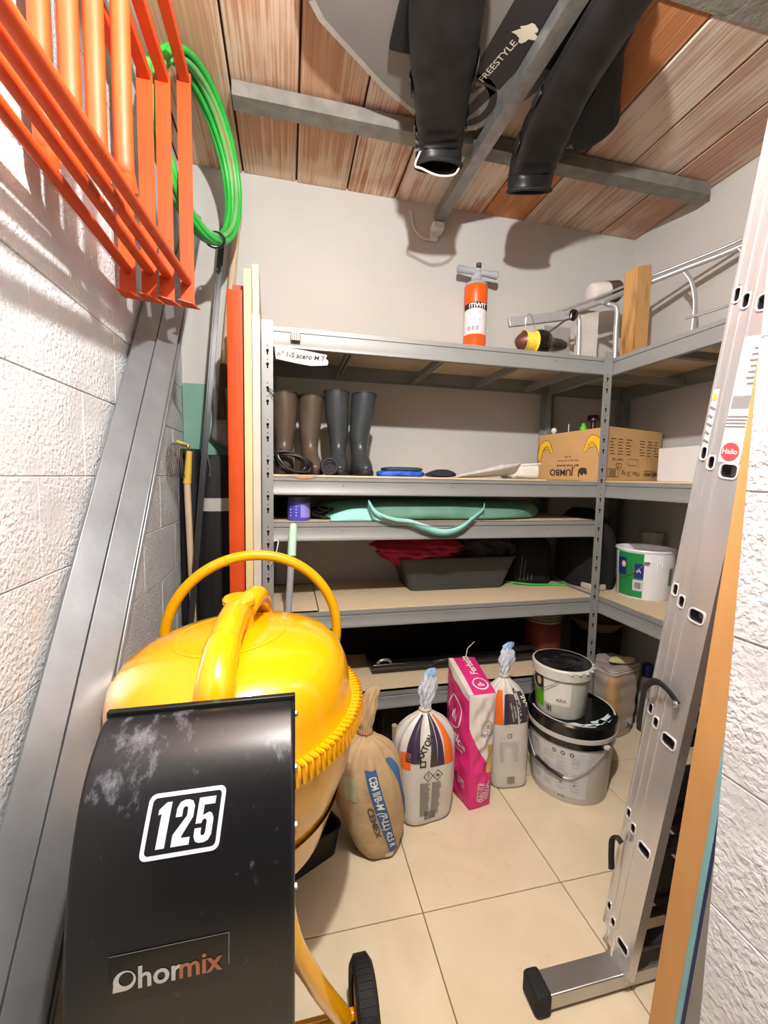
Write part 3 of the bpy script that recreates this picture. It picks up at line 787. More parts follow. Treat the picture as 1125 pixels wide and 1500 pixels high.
aa = R(-68); cq = C0+(hdir*math.cos(aa)+Vector((0,0,1))*math.sin(aa))*.246; rq = (cq-C0).normalized(); tq = rq.cross(hn).normalized()
mb = MB(); mb.tube([cq+rq*(.026*math.cos(TAU*i/24))+hn*(.036*math.sin(TAU*i/24)-.002) for i in range(24)], .010, 8, closed=True, flat=.3, up0=tuple(rq))
mb.build('hose_tie', M('black_strap', (22,22,22), .6), hc, label='black tie strap')

# ================================================================ THINGS STANDING IN THE LEFT CORNER
steel_dk = M('dark_steel', (58, 58, 60), .38, .45, var=.15)
def bar_thing(name, label, cat, a, b, r, mat, n=10, **k):
    mb = MB(); mb.tube([a, b], r, n); return tag(mb.build(name, mat), label, cat)
# black L-shaped pole
mb = MB(); a, b = Vector((-.475+.032,1.84,.0)), Vector((-.262,1.935,2.28)); 
mb.sweep([(-.012,-.012),(.012,-.012),(.012,-.007),(-.006,-.007),(-.006,.012),(-.012,.012)], a+Vector((-.008,0,0)), b, up=(.2,-1,0))
tag(mb.build('angle_bar', steel_dk, bevel=.001), 'dark steel angle bar leaning in the left back corner', 'metal bar')
# wooden handled shovel
sv = thing('shovel', 'shovel with a pale wooden handle standing blade down on the black bags in the corner', 'shovel', (-.27, 2.07, 1.34))
ash = M('ash_wood', (190, 168, 136), .6, 0, var=.14, vs=12, stretch=(4,4,.5))
mb = MB(); pth = spline([(-.300,2.07,1.50),(-.270,2.085,1.90),(-.245,2.09,2.15),(-.228,2.09,2.33),(-.218,2.088,2.39),(-.222,2.08,2.44),(-.235,2.075,2.46)],8); k = len(pth)
mb.tube(pth, [.0165]*(k-18)+[.017]*8+[.021]*6+[.015]*4, 14); mb.build('handle', ash, sv)
mb = MB(); mb.grid(lambda u, v: Vector((-.355+.19*u+.02*math.sin(v*3), 2.085-.030*math.sin(math.pi*u), 1.64-.22*v-(.075*(1-abs(2*u-1))*v))), 12, 10); mb.build('blade', M('blade_steel',(128,122,116),.45,.5,var=.2,vs=20), sv, solid=.003)
mb = MB(); mb.tube([(-.295,2.062,1.50),(-.285,2.078,1.75)], [.022,.018], 12); mb.build('socket', M('brown_socket',(70,56,46),.6,.2), sv)
# hand rake with yellow grip
rk = thing('hand_rake', 'wire leaf rake with wooden handle and yellow grip hung in the corner', 'rake', (-.44, 1.92, .5))
yg = M('yellow_grip', (206, 172, 66), .5)
mb = MB(); mb.tube([(-.400,1.90,1.345),(-.412,1.905,1.21)], [.012,.016], 12); mb.build('grip', yg, rk)
mb = MB(); mb.tube([(-.412,1.905,1.21),(-.395,1.91,.50)], [.0135,.0125], 12); mb.build('handle', ash, rk)
mb = MB(); mb.tube([(-.448,1.90,1.385),(-.400,1.90,1.362)], [.006,.010], 10); mb.build('head_socket', yg, rk)
tn = M('tine_steel', (120, 108, 92), .4, .7)
for i in range(9):
    q = i/8; x0 = -.466+.052*q
    mb = MB(); mb.tube(spline([(x0+.006,1.885,1.374-.006*q),(x0+.004,1.82,1.345),(x0+.010,1.80,1.27),(x0+.014,1.815,1.235)],5), .0013, 6); mb.build('tine', tn, rk)
mb = MB(); mb.tube([(-.462,1.885,1.374),(-.405,1.885,1.368)], .003, 8); mb.build('tine_bar', tn, rk)
# green translucent sheet
mb = MB(); mb.box((-.470,2.120,1.26),(-.215,2.126,1.665)); 
tag(mb.build('green_sheet', M('green_sheet', (118, 158, 142), .3, 0, var=.05, spec=.5)), 'pale green plastic sheet standing against the back wall in the corner', 'plastic sheet')
mb = MB(); mb.box((-.470,2.128,0),(-.215,2.137,1.26)); tag(mb.build('backing_board', M('dark_board',(40,36,34),.8)), 'dark board standing on the floor under the green sheet', 'board')
# black bags / folded parasol
bk = M('black_fabric', (22, 22, 24), .7, 0, var=.25, vs=18, bump=.002, bs=30)
pb = thing('folded_tent_bag', 'tall black fabric bag with a strip of grey tape standing in the left corner', 'bag', (-.30, 1.98, 0))
Lb = Loft([(0,-.30,1.985,.065,.055,2.6),(.06,-.30,1.985,.078,.065,2.8),(.5,-.302,1.985,.080,.066,2.6),(.9,-.305,1.985,.078,.064,2.5),(1.2,-.308,1.985,.072,.058,2.4),(1.32,-.31,1.985,.060,.045,2.3),(1.335,-.31,1.985,.03,.02,2)], lambda a,t: .05*math.sin(5*a+t*.7)+.03*math.sin(9*a-t*1.9))
pbb = Lb.mesh(64,60).build('bag_body', bk, pb)
mb = MB(); mb.grid(lambda u,v: Lb.S(-.75+1.7*u, 3.58+.20*v+.02*math.sin(9*v)*(u<.05), .0025), 20, 4); mb.build('tape_strip', M('grey_tape',(176,176,168),.5), pbb, label='strip of grey tape')
mb = MB(); mb.tube([(-.335,1.925,1.335),(-.322,1.915,1.275),(-.325,1.918,1.24)], .0025, 6); mb.build('zip_pull', steel_b, pbb)
Lb = Loft([(0,-.425,2.03,.036,.05,3),(.06,-.425,2.03,.042,.058,3),(.7,-.424,2.03,.042,.058,3),(1.30,-.422,2.03,.040,.055,3),(1.345,-.42,2.03,.036,.048,3),(1.352,-.42,2.03,.02,.03,3)], lambda a,t: .03*math.sin(4*a+t))
tag(Lb.mesh(48,40).build('rolled_mat', bk), 'black rolled mat standing on end beside the left wall', 'mat')
# orange steel section beside the boards
og = thing('orange_post', 'tall orange steel box section standing beside the cream boards', 'metal post', (-.19,1.70,0))
mb = MB(); mb.sweep([(-.025,-.05),(.020,-.05),(.029,-.043),(.029,.05),(.025,.05),(.025,-.040),(.018,-.046),(-.021,-.046),(-.021,.05),(-.025,.05)], (-.1835,1.68,0), (-.1835,1.68,1.905), up=(0,1,0)); mb.build('section', orange, og)
mb = MB(); mb.box((-.20,1.70,1.86),(-.158,1.745,1.95)); mb.build('end_tab', M('dark_orange',(158,66,36),.5), og, bevel=.002)
# boards standing on edge
cream = M('cream_board', (202, 186, 136), .6, 0, var=.06, vs=30, rgb2=(150,120,70), thr=(.70,.78))
mb = MB(); mb.box((-.152,1.605,0),(-.1255,1.99,1.97)); tag(mb.build('wooden_board', cream, bevel=.0015), 'yellowish board standing on edge next to the orange post', 'board')
cream2 = M('cream_batten', (198, 189, 160), .6, 0, var=.05)
mb = MB(); pr = [(0,0),(.24,0),(.24,1.80),(.02,2.0),(.0,2.0)]
mb.prism(pr, lambda a,b: (-.1245,1.63+a,b), lambda a,b: (-.101,1.63+a,b)); tag(mb.build('wooden_board', cream2, bevel=.0015), 'cream board with a slanted top standing on edge beside the shelf post', 'board')
mb = MB(); mb.box((-.1240,1.600,0),(-.0965,1.6285,1.815)); tag(mb.build('wooden_batten', M('white_batten',(188,183,172),.65,0,var=.05), bevel=.002), 'narrow whitish batten standing against the left shelf post', 'batten')
# broom handle in front of the shelf
br = thing('broom', 'broom with grey pole and mint green grip leaning on the shelf front', 'broom', (.0,1.53,0))
mb = MB(); mb.tube([(-.035,1.53,.10),(.016,1.590,1.005)], .0125, 14); mb.build('pole', M('grey_pole',(150,150,152),.4), br)
mint = M('mint_plastic', (178, 214, 190), .4)
mb = MB(); mb.tube([(.0135,1.574,.955),(.0155,1.583,1.0),(.0185,1.594,1.05),(.0195,1.5975,1.068),(.0198,1.5985,1.074)], [.0155,.0155,.0145,.012,.006], 16); g_ = mb.build('grip', mint, br)
mb = MB(); mb.bar((.0195,1.5835,1.045),(.0205,1.587,1.064), .005, .006); mb.build('hang_hole', M('hole_dark',(60,80,70),.8), g_, bevel=.002)
mb = MB(); mb.box((-.16,1.50,.06),(.09,1.56,.11)); hb = mb.build('head', M('broom_head',(70,80,84),.5), br, bevel=.008)
mb = MB(); mb.box((-.155,1.505,0),(.085,1.555,.06)); mb.build('bristles', M('bristles',(50,50,54),.9), br)

# ================================================================ LADDER, BOARDS BY THE NEAR WALL
alu = M('aluminium', (206, 207, 208), .24, .72, var=.06, vs=9, stretch=(1,3,.5), bump=.0004, bs=26)
alu_m = M('aluminium_matt', (182, 182, 180), .35, .9, var=.06)
ld = thing('ladder', 'three-section aluminium ladder leaning on the right, with a stabiliser bar at its foot', 'ladder', (1.0,.80,0))
def lad_y(z): return .767-.135*z*1.0       # near edge of the outermost rail (leans towards the near wall)
tilt = math.atan(.137)
def ladT(x, yoff):       # local: x across, y depth off the wall, z along the rail
    return Matrix.Translation((x, .769+yoff, .0)) @ Matrix.Rotation(tilt, 4, 'X')
Llen = 2.7
rung_m = M('shaded_rung', (60, 54, 62), .5, .5)  # shade inside the hollow rung ends put into the colour of the aluminium
collar_m = M('polished_collar', (226, 226, 228), .3, .45)
ZH = [.112+.2895*i for i in range(9)]
secs = [(.0, .056, .800, .035), (.0600, .022, .807, .06), (.0860, .020, .814, .09)]
def rail(T, x, w, z0, z1, holes, mirror=1):
    """box rail with rounded rung openings on its outer face"""
    mb = MB(); th = .024*mirror
    zz = [z0]
    hw, hh = min(.0165, w*.34), .0135
    cy = w/2
    def q(y, z, dx=0): return T @ Vector((x+dx, y, z))
    # outer face as a strip with openings cut out
    prev = z0
    for h in holes:
        mb.add([q(0,prev),q(w,prev),q(w,h-hh-.004),q(0,h-hh-.004)], [(0,1,2,3)])
        out = rrect(cy-hw, cy+hw, h-hh, h+hh, .008, 4); n = len(out)
        ob = []
        for (yy, z_) in out:
            dy, dz = yy-cy, z_-h
            k = min((cy-.0)/abs(dy) if abs(dy) > 1e-6 else 9e9, (hh+.004)/abs(dz) if abs(dz) > 1e-6 else 9e9)
            ob.append((cy+dy*k, h+dz*k))
        mb.add([q(*p) for p in ob]+[q(*p) for p in out], [(i,(i+1)%n,n+(i+1)%n,n+i) for i in range(n)])
        for cs in ((0,h-hh-.004),(w,h-hh-.004),(w,h+hh+.004),(0,h+hh+.004)):
            # corner fill towards nearest outer ring points
            near = sorted(range(n), key=lambda i: (ob[i][0]-cs[0])**2+(ob[i][1]-cs[1])**2)[:2]
            mb.add([q(*cs), q(*ob[near[0]]), q(*ob[near[1]])], [(0,1,2)])
        prev = h+hh+.004
    mb.add([q(0,prev),q(w,prev),q(w,z1),q(0,z1)], [(0,1,2,3)])
    for ya, yb in ((0,.004),(w-.004,w)): mb.box((min(x-.002*mirror,x), ya, z0), (max(x-.002*mirror,x), yb, z1), 0, T)
    mb.add([q(0,z0),q(0,z1),q(0,z1,th),q(0,z0,th)], [(0,1,2,3)]); mb.add([q(w,z0),q(w,z1),q(w,z1,th),q(w,z0,th)], [(0,1,2,3)])
    mb.add([q(0,z0,th),q(w,z0,th),q(w,z1,th),q(0,z1,th)], [(0,1,2,3)])
    mb.add([q(0,z0),q(w,z0),q(w,z0,th),q(0,z0,th)], [(0,1,2,3)]); mb.add([q(0,z1),q(w,z1),q(w,z1,th),q(0,z1,th)], [(0,1,2,3)])
    return mb
for si, (yo, w, x, z0) in enumerate(secs):
    T_ = ladT(0, yo)
    zhs = [z/math.cos(tilt)+.02*si for z in ZH]
    for side in (1, -1):
        xx = x if side == 1 else 1.30-(x-.80)
        rl = rail(T_, xx, w, z0, Llen-.05*si, [h for h in zhs if h > z0+.04], side).build('side_rail', alu, ld, angle=25)
        if side == 1:
            for h in zhs:
                if h < z0+.04: continue
                mb = MB(); hw_ = min(.0165, w*.34)
                o1 = rrect(w/2-hw_-.0012, w/2+hw_+.0012, h-.0147, h+.0147, min(.009, hw_), 4); o2 = rrect(w/2-hw_+.0015, w/2+hw_-.0015, h-.012, h+.012, min(.007, hw_*.8), 4); n = len(o1)
                fn0 = lambda y, z: T_ @ Vector((xx-.0022, y, z)); fn1 = lambda y, z: T_ @ Vector((xx+.001, y, z))
                ring2d(mb, fn0, o1, o2)
                mb.add([fn0(*p) for p in o1]+[fn1(*p) for p in o1], [(i,(i+1)%n,n+(i+1)%n,n+i) for i in range(n)])
                mb.add([fn0(*p) for p in o2]+[fn1(*p) for p in o2], [(i,(i+1)%n,n+(i+1)%n,n+i) for i in range(n)])
                mb.build('rung_collar', collar_m, rl, angle=30)
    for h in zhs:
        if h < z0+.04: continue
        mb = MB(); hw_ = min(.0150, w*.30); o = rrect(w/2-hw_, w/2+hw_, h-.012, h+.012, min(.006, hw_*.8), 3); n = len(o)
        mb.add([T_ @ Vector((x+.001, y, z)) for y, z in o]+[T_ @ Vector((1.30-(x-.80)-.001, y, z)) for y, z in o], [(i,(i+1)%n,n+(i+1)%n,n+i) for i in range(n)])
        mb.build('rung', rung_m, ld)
# stabiliser bar with rubber end
mb = MB(); mb.bar((.592,.800,.030),(1.50,.800,.030), .055, .038); sb_ = mb.build('stabiliser_bar', alu_m, ld, bevel=.003)
mb = MB(); mb.box((.560,.766,0),(.602,.834,.058)); mb.build('rubber_foot', rubber, sb_, bevel=.010, seg=2)
mb = MB(); mb.box((1.48,.770,0),(1.53,.830,.054)); mb.build('rubber_foot', rubber, sb_, bevel=.008)
mb = MB(); mb.lathe([(0,0),(.007,0),(.007,.004),(0,.006)], 12, Matrix.Translation((.7985,.787,.025)) @ Matrix.Rotation(R(-90),4,'Y')); mb.build('bolt', steel_b, ld)
# webbing strap and buckle
mb = MB(); Ts = ladT(0,0)
sp = [Ts @ Vector(p) for p in spline([(.793,.020,.795),(.785,.045,.815),(.787,.075,.812),(.790,.098,.785),(.792,.101,.755),(.793,.100,.71),(.794,.097,.67)], 8)]
mb.tube(sp, .0075, 10, flat=.3, up0=(1,0,0)); st_ = mb.build('webbing_strap', M('black_webbing',(26,26,28),.7), ld)
mb = MB(); mb.lathe([(0,0),(.007,0),(.007,.003),(.004,.005),(0,.005)], 14, Ts @ Matrix.Translation((.788,.022,.795)) @ Matrix.Rotation(R(-90),4,'Y')); mb.build('rivet', steel_b, st_)
mb = MB(); mb.tube([Ts @ Vector(p) for p in spline([(.793,.080,.365),(.789,.092,.370),(.789,.103,.350),(.792,.101,.31),(.794,.094,.270)],6)], .0085, 10, flat=.5); mb.build('guide_hook', rubber, ld)
# stickers on the outer rails
def ladfn(x, yo, off): 
    T_ = ladT(0, yo); return lambda y, z: T_ @ Vector((x-off, y, z))
white_lab = M('white_label', (196, 195, 192), .4, var=.03)
pr_grey = M('print_grey', (110, 110, 112), .6)
f1 = ladfn(.800, .0, .0012); mb = MB(); patch(mb, f1, .012, .056, 1.335, 1.520, 1, 1); lab = mb.build('sticker', white_lab, ld, smooth=False, label='white instruction sticker')
f1b = ladfn(.800, .0, .002); mb = MB()
for i in range(7): mb.add([f1b(.016, 1.50-.010*i), f1b(.030+.002*(i%3), 1.50-.010*i), f1b(.030+.002*(i%3), 1.497-.010*i), f1b(.016, 1.497-.010*i)], [(0,1,2,3)])
for i in range(16): mb.add([f1b(.018+.002*i, 1.395), f1b(.0192+.002*i, 1.395), f1b(.0192+.002*i, 1.418), f1b(.018+.002*i, 1.418)], [(0,1,2,3)])
for i in range(4): mb.add([f1b(.016, 1.382-.006*i), f1b(.052, 1.382-.006*i), f1b(.052, 1.380-.006*i), f1b(.016, 1.380-.006*i)], [(0,1,2,3)])
mb.build('sticker_print', pr_grey, lab, smooth=False)
mb = MB(); fr_ = ladfn(.800, .0, .0024); n = 28
mb.add([fr_(.033+.0165*math.cos(2*math.pi*i/n), 1.3175+.0165*math.sin(2*math.pi*i/n)) for i in range(n)], [tuple(range(n))])
mb2 = MB(); patch(mb2, f1, .012, .056, 1.297, 1.335, 1, 1); mb2.build('sticker', white_lab, ld, smooth=False)
rs_ = mb.build('logo_disc', M('logo_red',(214,70,76),.45), ld, smooth=False, label='round red Hailo logo')
mb = MB(); f3 = ladfn(.800, .0, .0030); lettering(mb, 'Hailo', .0135, lambda x, y: f3(.033-x, 1.3175+y), bold=.02); mb.build('logo_letters', white_lab, rs_, smooth=False)
f2 = ladfn(.814, .086, .0016); mb = MB(); patch(mb, f2, .001, .019, 1.335, 1.445, 1, 1); lab2 = mb.build('sticker', white_lab, ld, smooth=False, label='white pictogram sticker with yellow warning triangle')
f2b = ladfn(.814, .086, .0026); mb = MB(); mb.add([f2b(.0165,1.425), f2b(.0035,1.425), f2b(.010,1.440)], [(0,1,2)]); mb.build('warning_triangle', M('warn_yellow',(236,196,40),.5), lab2, smooth=False)
mb = MB()
for i in range(5): mb.bar(f2b(.005+.002*(i%2), 1.407-.016*i), f2b(.015, 1.412-.016*i), .0006, .004, up=(0,0,1))
mb.build('pictograms', pr_grey, lab2, smooth=False)

# boards leaning on the near wall next to the ladder
def lean_board(name, label, cat, mat, x0, x1, yb, yt, th, h, bevel=.0015):
    """sheet with its foot at yb and its top at yt (back face), th thick, leaning on the wall"""
    mb = MB(); an = math.atan((yb-yt)/h); T_ = Matrix.Translation((0, yb, 0)) @ Matrix.Rotation(an, 4, 'X')
    mb.box((x0,0,0),(x1,th,h), 0, T_)
    return tag(mb.build(name, mat, bevel=bevel), label, cat)
edge = M('plywood_edge', (186, 138, 84), .55, 0, var=.10, vs=20, stretch=(1,1,.25))
lean_board('plywood_sheet', 'thick orange-brown wooden panel leaning between ladder and near wall', 'panel', edge, .702, 1.35, .578, .4485, .048, 1.75)
lean_board('teal_sheet', 'thin teal foam sheet leaning behind the wooden panel', 'sheet', M('teal_foam',(118,164,166),.8), .695, 1.30, .5640, .4863, .0115, 1.05)
lean_board('navy_sheet', 'thin navy sheet leaning behind the teal one', 'sheet', M('navy_sheet',(28,40,84),.6), .693, 1.30, .5565, .4840, .0065, .98)
lean_board('plasterboard_sheet', 'grey panel leaning behind the navy sheet', 'panel', M('grey_panel',(126,122,116),.7,0,var=.08), .690, 1.32, .527, .4604, .028, .90)
lean_board('hardboard_sheet', 'brown wooden panel leaning flat on the near wall by the floor', 'panel', M('brown_wood',(122,84,54),.6,0,var=.15,vs=30,stretch=(1,1,.3)), .688, 1.30, .497, .4511, .026, .62)
lean_board('melamine_sheet', 'thin white panel leaning between the ladder and the wooden panel', 'panel', M('white_panel',(206,200,190),.5), .735, 1.36, .6285, .590, .012, .55)
# ================================================================ BAGS ON THE FLOOR
TAU = 2*math.pi
kraft = M('kraft_paper', (182, 154, 116), .8, 0, var=.08, vs=16, bump=.004, bs=34)
blue_p = M('print_blue', (60, 100, 146), .7, 0, var=.08, vs=30)
txt_w = M('text_white', (226, 226, 222), .6)
txt_k = M('text_black', (40, 38, 40), .7)
# --- brown cement bag
cb = thing('cement_bag', 'tied brown paper cement bag with a blue stripe leaning on the mixer', 'bag', (.29, 1.30, 0))
def wr1(a, t):
    p = max(0, (t-3.2))/2.0
    return .07*min(1, p)*math.sin(13*a+1)+.03*math.sin(3*a+t*1.7)+.022*math.sin(7*a-t*2.3)+(.14*math.sin(4*a+1.3*t)+.10*math.sin(7*a-2*t) if t > 8.2 else 0)*min(1, max(0, t-8.2))
rowsB = [(.0,.300,1.315,.055,.055,2.6),(.015,.298,1.315,.072,.075,2.8),(.08,.288,1.312,.092,.085,2.7),(.17,.272,1.305,.108,.088,2.5),(.26,.258,1.300,.114,.085,2.4),(.33,.250,1.300,.105,.074,2.2),(.375,.248,1.300,.072,.055,2.1),(.405,.248,1.302,.028,.026,2),(.425,.249,1.302,.022,.020,2),(.455,.252,1.302,.026,.020,2),(.49,.258,1.302,.028,.018,2),(.52,.263,1.302,.022,.014,2),(.545,.272,1.302,.022,.008,2),(.562,.280,1.302,.012,.004,2)]
LB = Loft(rowsB, wr1)
bb = LB.mesh(110, 120).build('bag_body', kraft, cb, angle=70)
def bandfn(off): 
    return lambda u, w: LB.S(.02+.55*(1-u)*.55+ .0 + w - .15*(1-u), .95+3.75*u, off)
# stripe with text runs from shoulder down to the front
def stripe(a_top, a_bot, t_top, t_bot, w, off, bend=0):
    return lambda u, s: LB.S(a_top+(a_bot-a_top)*u+s*w+bend*math.sin(math.pi*u), t_top+(t_bot-t_top)*u, off)
mb = MB(); s1 = stripe(.02, .52, 5.05, 1.35, .17, .0015, -.08); mb.grid(lambda u, v: s1(u, v*2-1), 40, 6); mb.build('blue_stripe', blue_p, bb)
mb = MB(); s1b = stripe(.02, .52, 5.05, 1.35, .17, .0032, -.08)
lettering(mb, 'CEM II/B-M (P-LL) 42,5 R', .034, lambda x, y: s1b(.5+x/.400, y/.020), bold=.02, step=.01, sx=.98); mb.build('stripe_text', txt_w, bb, smooth=False, label='white lettering on the blue stripe')
mb = MB(); s2 = stripe(.75, 1.15, 5.3, 2.6, .12, .0015, .05); mb.grid(lambda u, v: s2(u, v*2-1), 24, 4); mb.build('blue_stripe', blue_p, bb)
mb = MB(); fm = LB.map(-.08, 2.85, 9.0, 13.5, .0022); lettering(mb, 'CEMEX', .028, fm, bold=.02, step=.01, rot=R(-80)); mb.build('brand_text', M('text_grey',(86,74,64),.7), bb, smooth=False, label='dark CEMEX lettering')
mb = MB(); fm = LB.map(.33, 1.12, 9.0, 14, .002); patch(mb, fm, -.019, .019, -.013, .013, 4, 3); mb.build('paper_sticker', M('pale_sticker',(206,196,184),.7,0,var=.15,vs=60), bb)
mb = MB(); fm = LB.map(-.62, 4.2, 9, 14, .002); patch(mb, fm, -.02, .022, -.035, .035, 4, 6); mb.build('green_mark', M('pale_green',(182,186,150),.8), bb)
mb = MB(); mb.tube([LB.S(TAU*i/24, 7.5, .002) for i in range(24)], .0028, 8, closed=True); mb.build('neck_tie', M('red_tie',(150,96,60),.6), bb)
# red-capped bottle behind it
rb = thing('small_bottle', 'small bottle with a red cap standing on the bottom shelf beside the mixer', 'bottle', (.262,1.70,.36))
mb = MB(); mb.lathe([(0,0),(.016,0),(.017,.004),(.017,.025),(.010,.034),(.010,.036)],16,Matrix.Translation((.268,1.70,.36))); mb.build('body', M('bottle_grey',(168,164,160),.4), rb)
mb = MB(); mb.lathe([(0,.062),(.010,.062),(.013,.058),(.013,.034),(0,.034)],16,Matrix.Translation((.268,1.70,.36))); mb.build('cap', M('cap_red',(206,44,52),.4), rb)

# --- white adhesive bags
white_bag = M('white_poly', (204, 200, 193), .45, 0, var=.05, vs=14, bump=.0015, bs=34, coat=.15)
purple = M('print_purple', (62, 48, 78), .5); orange_p = M('print_orange', (232, 108, 34), .5); dark_p = M('print_dark', (66, 60, 66), .5)
clearp = M('crumpled_film', (196, 204, 216), .18, 0, var=.15, vs=60, bump=.006, bs=70, coat=.6)
blue_tip = M('blue_film', (150, 184, 224), .3, 0, var=.2, vs=60)
def white_adhesive(label, cx, cy, k, h, ang, lean, knot, tuft, seed, group):
    t = thing('adhesive_bag', label, 'bag', (cx, cy, 0), group)
    def md(a, tt):
        p = max(0, tt-3.6)/2.0
        return .075*min(1, p)*math.sin(11*a+seed)+.015*math.sin(3*a+tt*1.3+seed)+.010*math.sin(6*a-tt*2.1)
    s = h/.40
    rows = [(0,0,0,.62,.55,3.2),(.012*s,0,0,.86,.84,3.4),(.08*s,0,0,.93,.92,3.2),(.17*s,0,0,1.0,1.0,3.0),(.25*s,0,0,1.02,1.0,2.8),(.31*s,0,0,.96,.92,2.5),(.355*s,0,0,.70,.66,2.2),(.385*s,0,0,.34,.34,2),(.398*s,0,0,.17,.19,2),(.408*s,0,0,.17,.19,2)]
    RX, RY = .108*k, .080*k
    rows = [(z, cx+lean*z, cy, a*RX, b*RY, e) for z, _, _, a, b, e in rows]
    L_ = Loft(rows, md, ang)
    body = L_.mesh(110, 90).build('bag_body', white_bag, t, angle=70)
    # coloured wedges running up to the neck
    def wedge(a0, a1, t0, t1, mat, nm='print_panel', shrink=.55):
        mb = MB(); am = (a0+a1)/2
        mb.grid(lambda u, v: L_.S(am+(a0-am+(a1-a0)*u)*(1-(1-shrink)*v), t0+(t1-t0)*v, .0014), 10, 24); return mb.build(nm, mat, body)
    zt = knot
    mb = MB(); top = rows[-1]
    mb.tube([L_.S(TAU*i/24, 8.4, .003) for i in range(24)], .004, 8, closed=True); mb.build('neck_tie', M('tie_cream',(206,200,160),.6), body)
    # crumpled neck and tuft
    rn = random.Random(seed); zz = top[0]; cxn = top[1]
    def tuf(a, tt): return .22*math.sin(5*a+seed+tt)+.12*math.sin(9*a-tt*3+seed)
    Lt = Loft([(zz-.01,cxn,cy,.016,.015,2),(zz+.01,cxn,cy,.017,.016,2),(zz+.03,cxn+.003,cy,.021,.016,2),(zz+tuft*.5,cxn+.008,cy,.030,.017,2),(zz+tuft*.75,cxn+.012,cy,.026,.013,2),(zz+tuft*.92,cxn+.010,cy,.016,.008,2),(zz+tuft,cxn+.008,cy,.010,.004,2)], tuf)
    Lt.mesh(48, 40).build('crumpled_neck', clearp, t, angle=70)
    Lq = Loft([(zz+tuft*.86,cxn+.008,cy,.014,.008,2),(zz+tuft*.98,cxn+.014,cy,.020,.008,2),(zz+tuft*1.12,cxn+.022,cy,.012,.004,2)], tuf)
    Lq.mesh(32, 12).build('blue_tip', blue_tip, t, angle=70)
    return t, L_, body, wedge
t, LW, body, wedge = white_adhesive('tied white adhesive bag with orange and purple print beside the brown cement bag', .495, 1.415, 1.02, .40, R(6), .0, .39, .13, 2, 'white adhesive bags')
wedge(-.95, -.42, 4.0, 7.4, purple); wedge(-1.15, -.72, 3.65, 4.5, orange_p, shrink=.9); wedge(-.12, .13, 3.75, 7.6, dark_p); wedge(.13, .36, 3.75, 7.6, purple); wedge(.36, .72, 3.75, 7.2, orange_p)
mb = MB(); fm = LW.map(-.27, 4.9, 9.5, 15, .0026); lettering(mb, 'AXTON', .030, fm, bold=.03, step=.01, rot=R(66)); mb.build('brand_text', txt_k, body, smooth=False, label='black AXTON lettering')
mb = MB(); fm = LW.map(-.36, 3.98, 9.5, 15, .0026); ring2d(mb, fm, [(-.009,-.012),(.011,-.012),(.011,.010),(-.009,.010)], [(-.005,-.007),(.007,-.007),(.007,.006),(-.005,.006)]); mb.build('brand_square', txt_k, body, smooth=False)
for q, ch in ((-.17, '!'), (.14, '\u2248')):
    mb = MB(); fm = LW.map(q, 3.35, 9.5, 15, .0022); dmd = [(0,.017),(.017,0),(0,-.017),(-.017,0)]; ring2d(mb, fm, dmd, [(x*.86,y*.86) for x,y in dmd]); lettering(mb, ch, .020, fm, bold=.02, step=.01); mb.build('hazard_diamond', txt_k, body, smooth=False)
mb = MB(); fm = LW.map(-.05, 2.3, 9.5, 15, .0020)
for r_ in range(24):
    for c_ in range(2):
        w_ = .036*(.75+.25*random.random()); mb.add([fm(-.040+.041*c_, .050-.0042*r_), fm(-.040+.041*c_+w_, .050-.0042*r_), fm(-.040+.041*c_+w_, .0475-.0042*r_), fm(-.040+.041*c_, .0475-.0042*r_)], [(0,1,2,3)])
mb.build('small_print', M('fine_print',(150,146,140),.7), body, smooth=False, kind='stuff')
def barcode(mb, fm, w, h, n=18, seed=1):
    rn = random.Random(seed); x = -w/2
    while x < w/2:
        b_ = rn.choice([.0012,.002,.003]); mb.add([fm(x,-h/2), fm(min(w/2,x+b_),-h/2), fm(min(w/2,x+b_),h/2), fm(x,h/2)], [(0,1,2,3)]); x += b_+rn.choice([.0012,.002])
mb = MB(); barcode(mb, LW.map(-.05, 1.55, 9.5, 17, .002), .044, .026); mb.build('barcode', txt_k, body, smooth=False)
t, LW2, body, wedge = white_adhesive('tied slim white adhesive bag with orange corner between pink bag and buckets', .886, 1.50, .82, .455, R(-4), -.06, .45, .115, 5, 'white adhesive bags')
wedge(-.80, -.35, 4.0, 6.2, orange_p, shrink=.75); wedge(-.35, .30, 4.0, 5.9, dark_p, shrink=.8); wedge(-.30, -.02, 4.1, 5.6, purple, shrink=.8); wedge(.52, 1.15, 4.0, 6.0, dark_p, shrink=.8); wedge(.78, 1.0, 4.0, 4.4, orange_p, shrink=.9)
mb = MB(); fm = LW2.map(.41, 4.75, 9.5, 13, .0026); lettering(mb, 'AXTON', .032, fm, bold=.03, step=.01, rot=R(-82)); mb.build('brand_text', txt_k, body, smooth=False, label='black AXTON lettering')
mb = MB(); fm = LW2.map(.38, 6.15, 10, 13, .003); ring2d(mb, fm, [(-.014,-.014),(.014,-.014),(.014,.014),(-.014,.014)], [(-.007,-.008),(.007,-.008),(.007,.008),(-.007,.008)]); mb.build('brand_square', txt_k, body, smooth=False)
mb = MB(); fm = LW2.map(.80, 5.3, 10, 13, .0028); lettering(mb, 'IFIX', .034, fm, bold=.03, step=.01, rot=R(-82)); fm = LW2.map(.16, 4.7, 10, 13, .0028)
for i in range(3): lettering(mb, ('Adhesivo para', 'porcelanosa', 'interior / exterior')[i], .012, fm, bold=.0, step=.012, rot=R(-84), at=(.014-.012*i, 0))
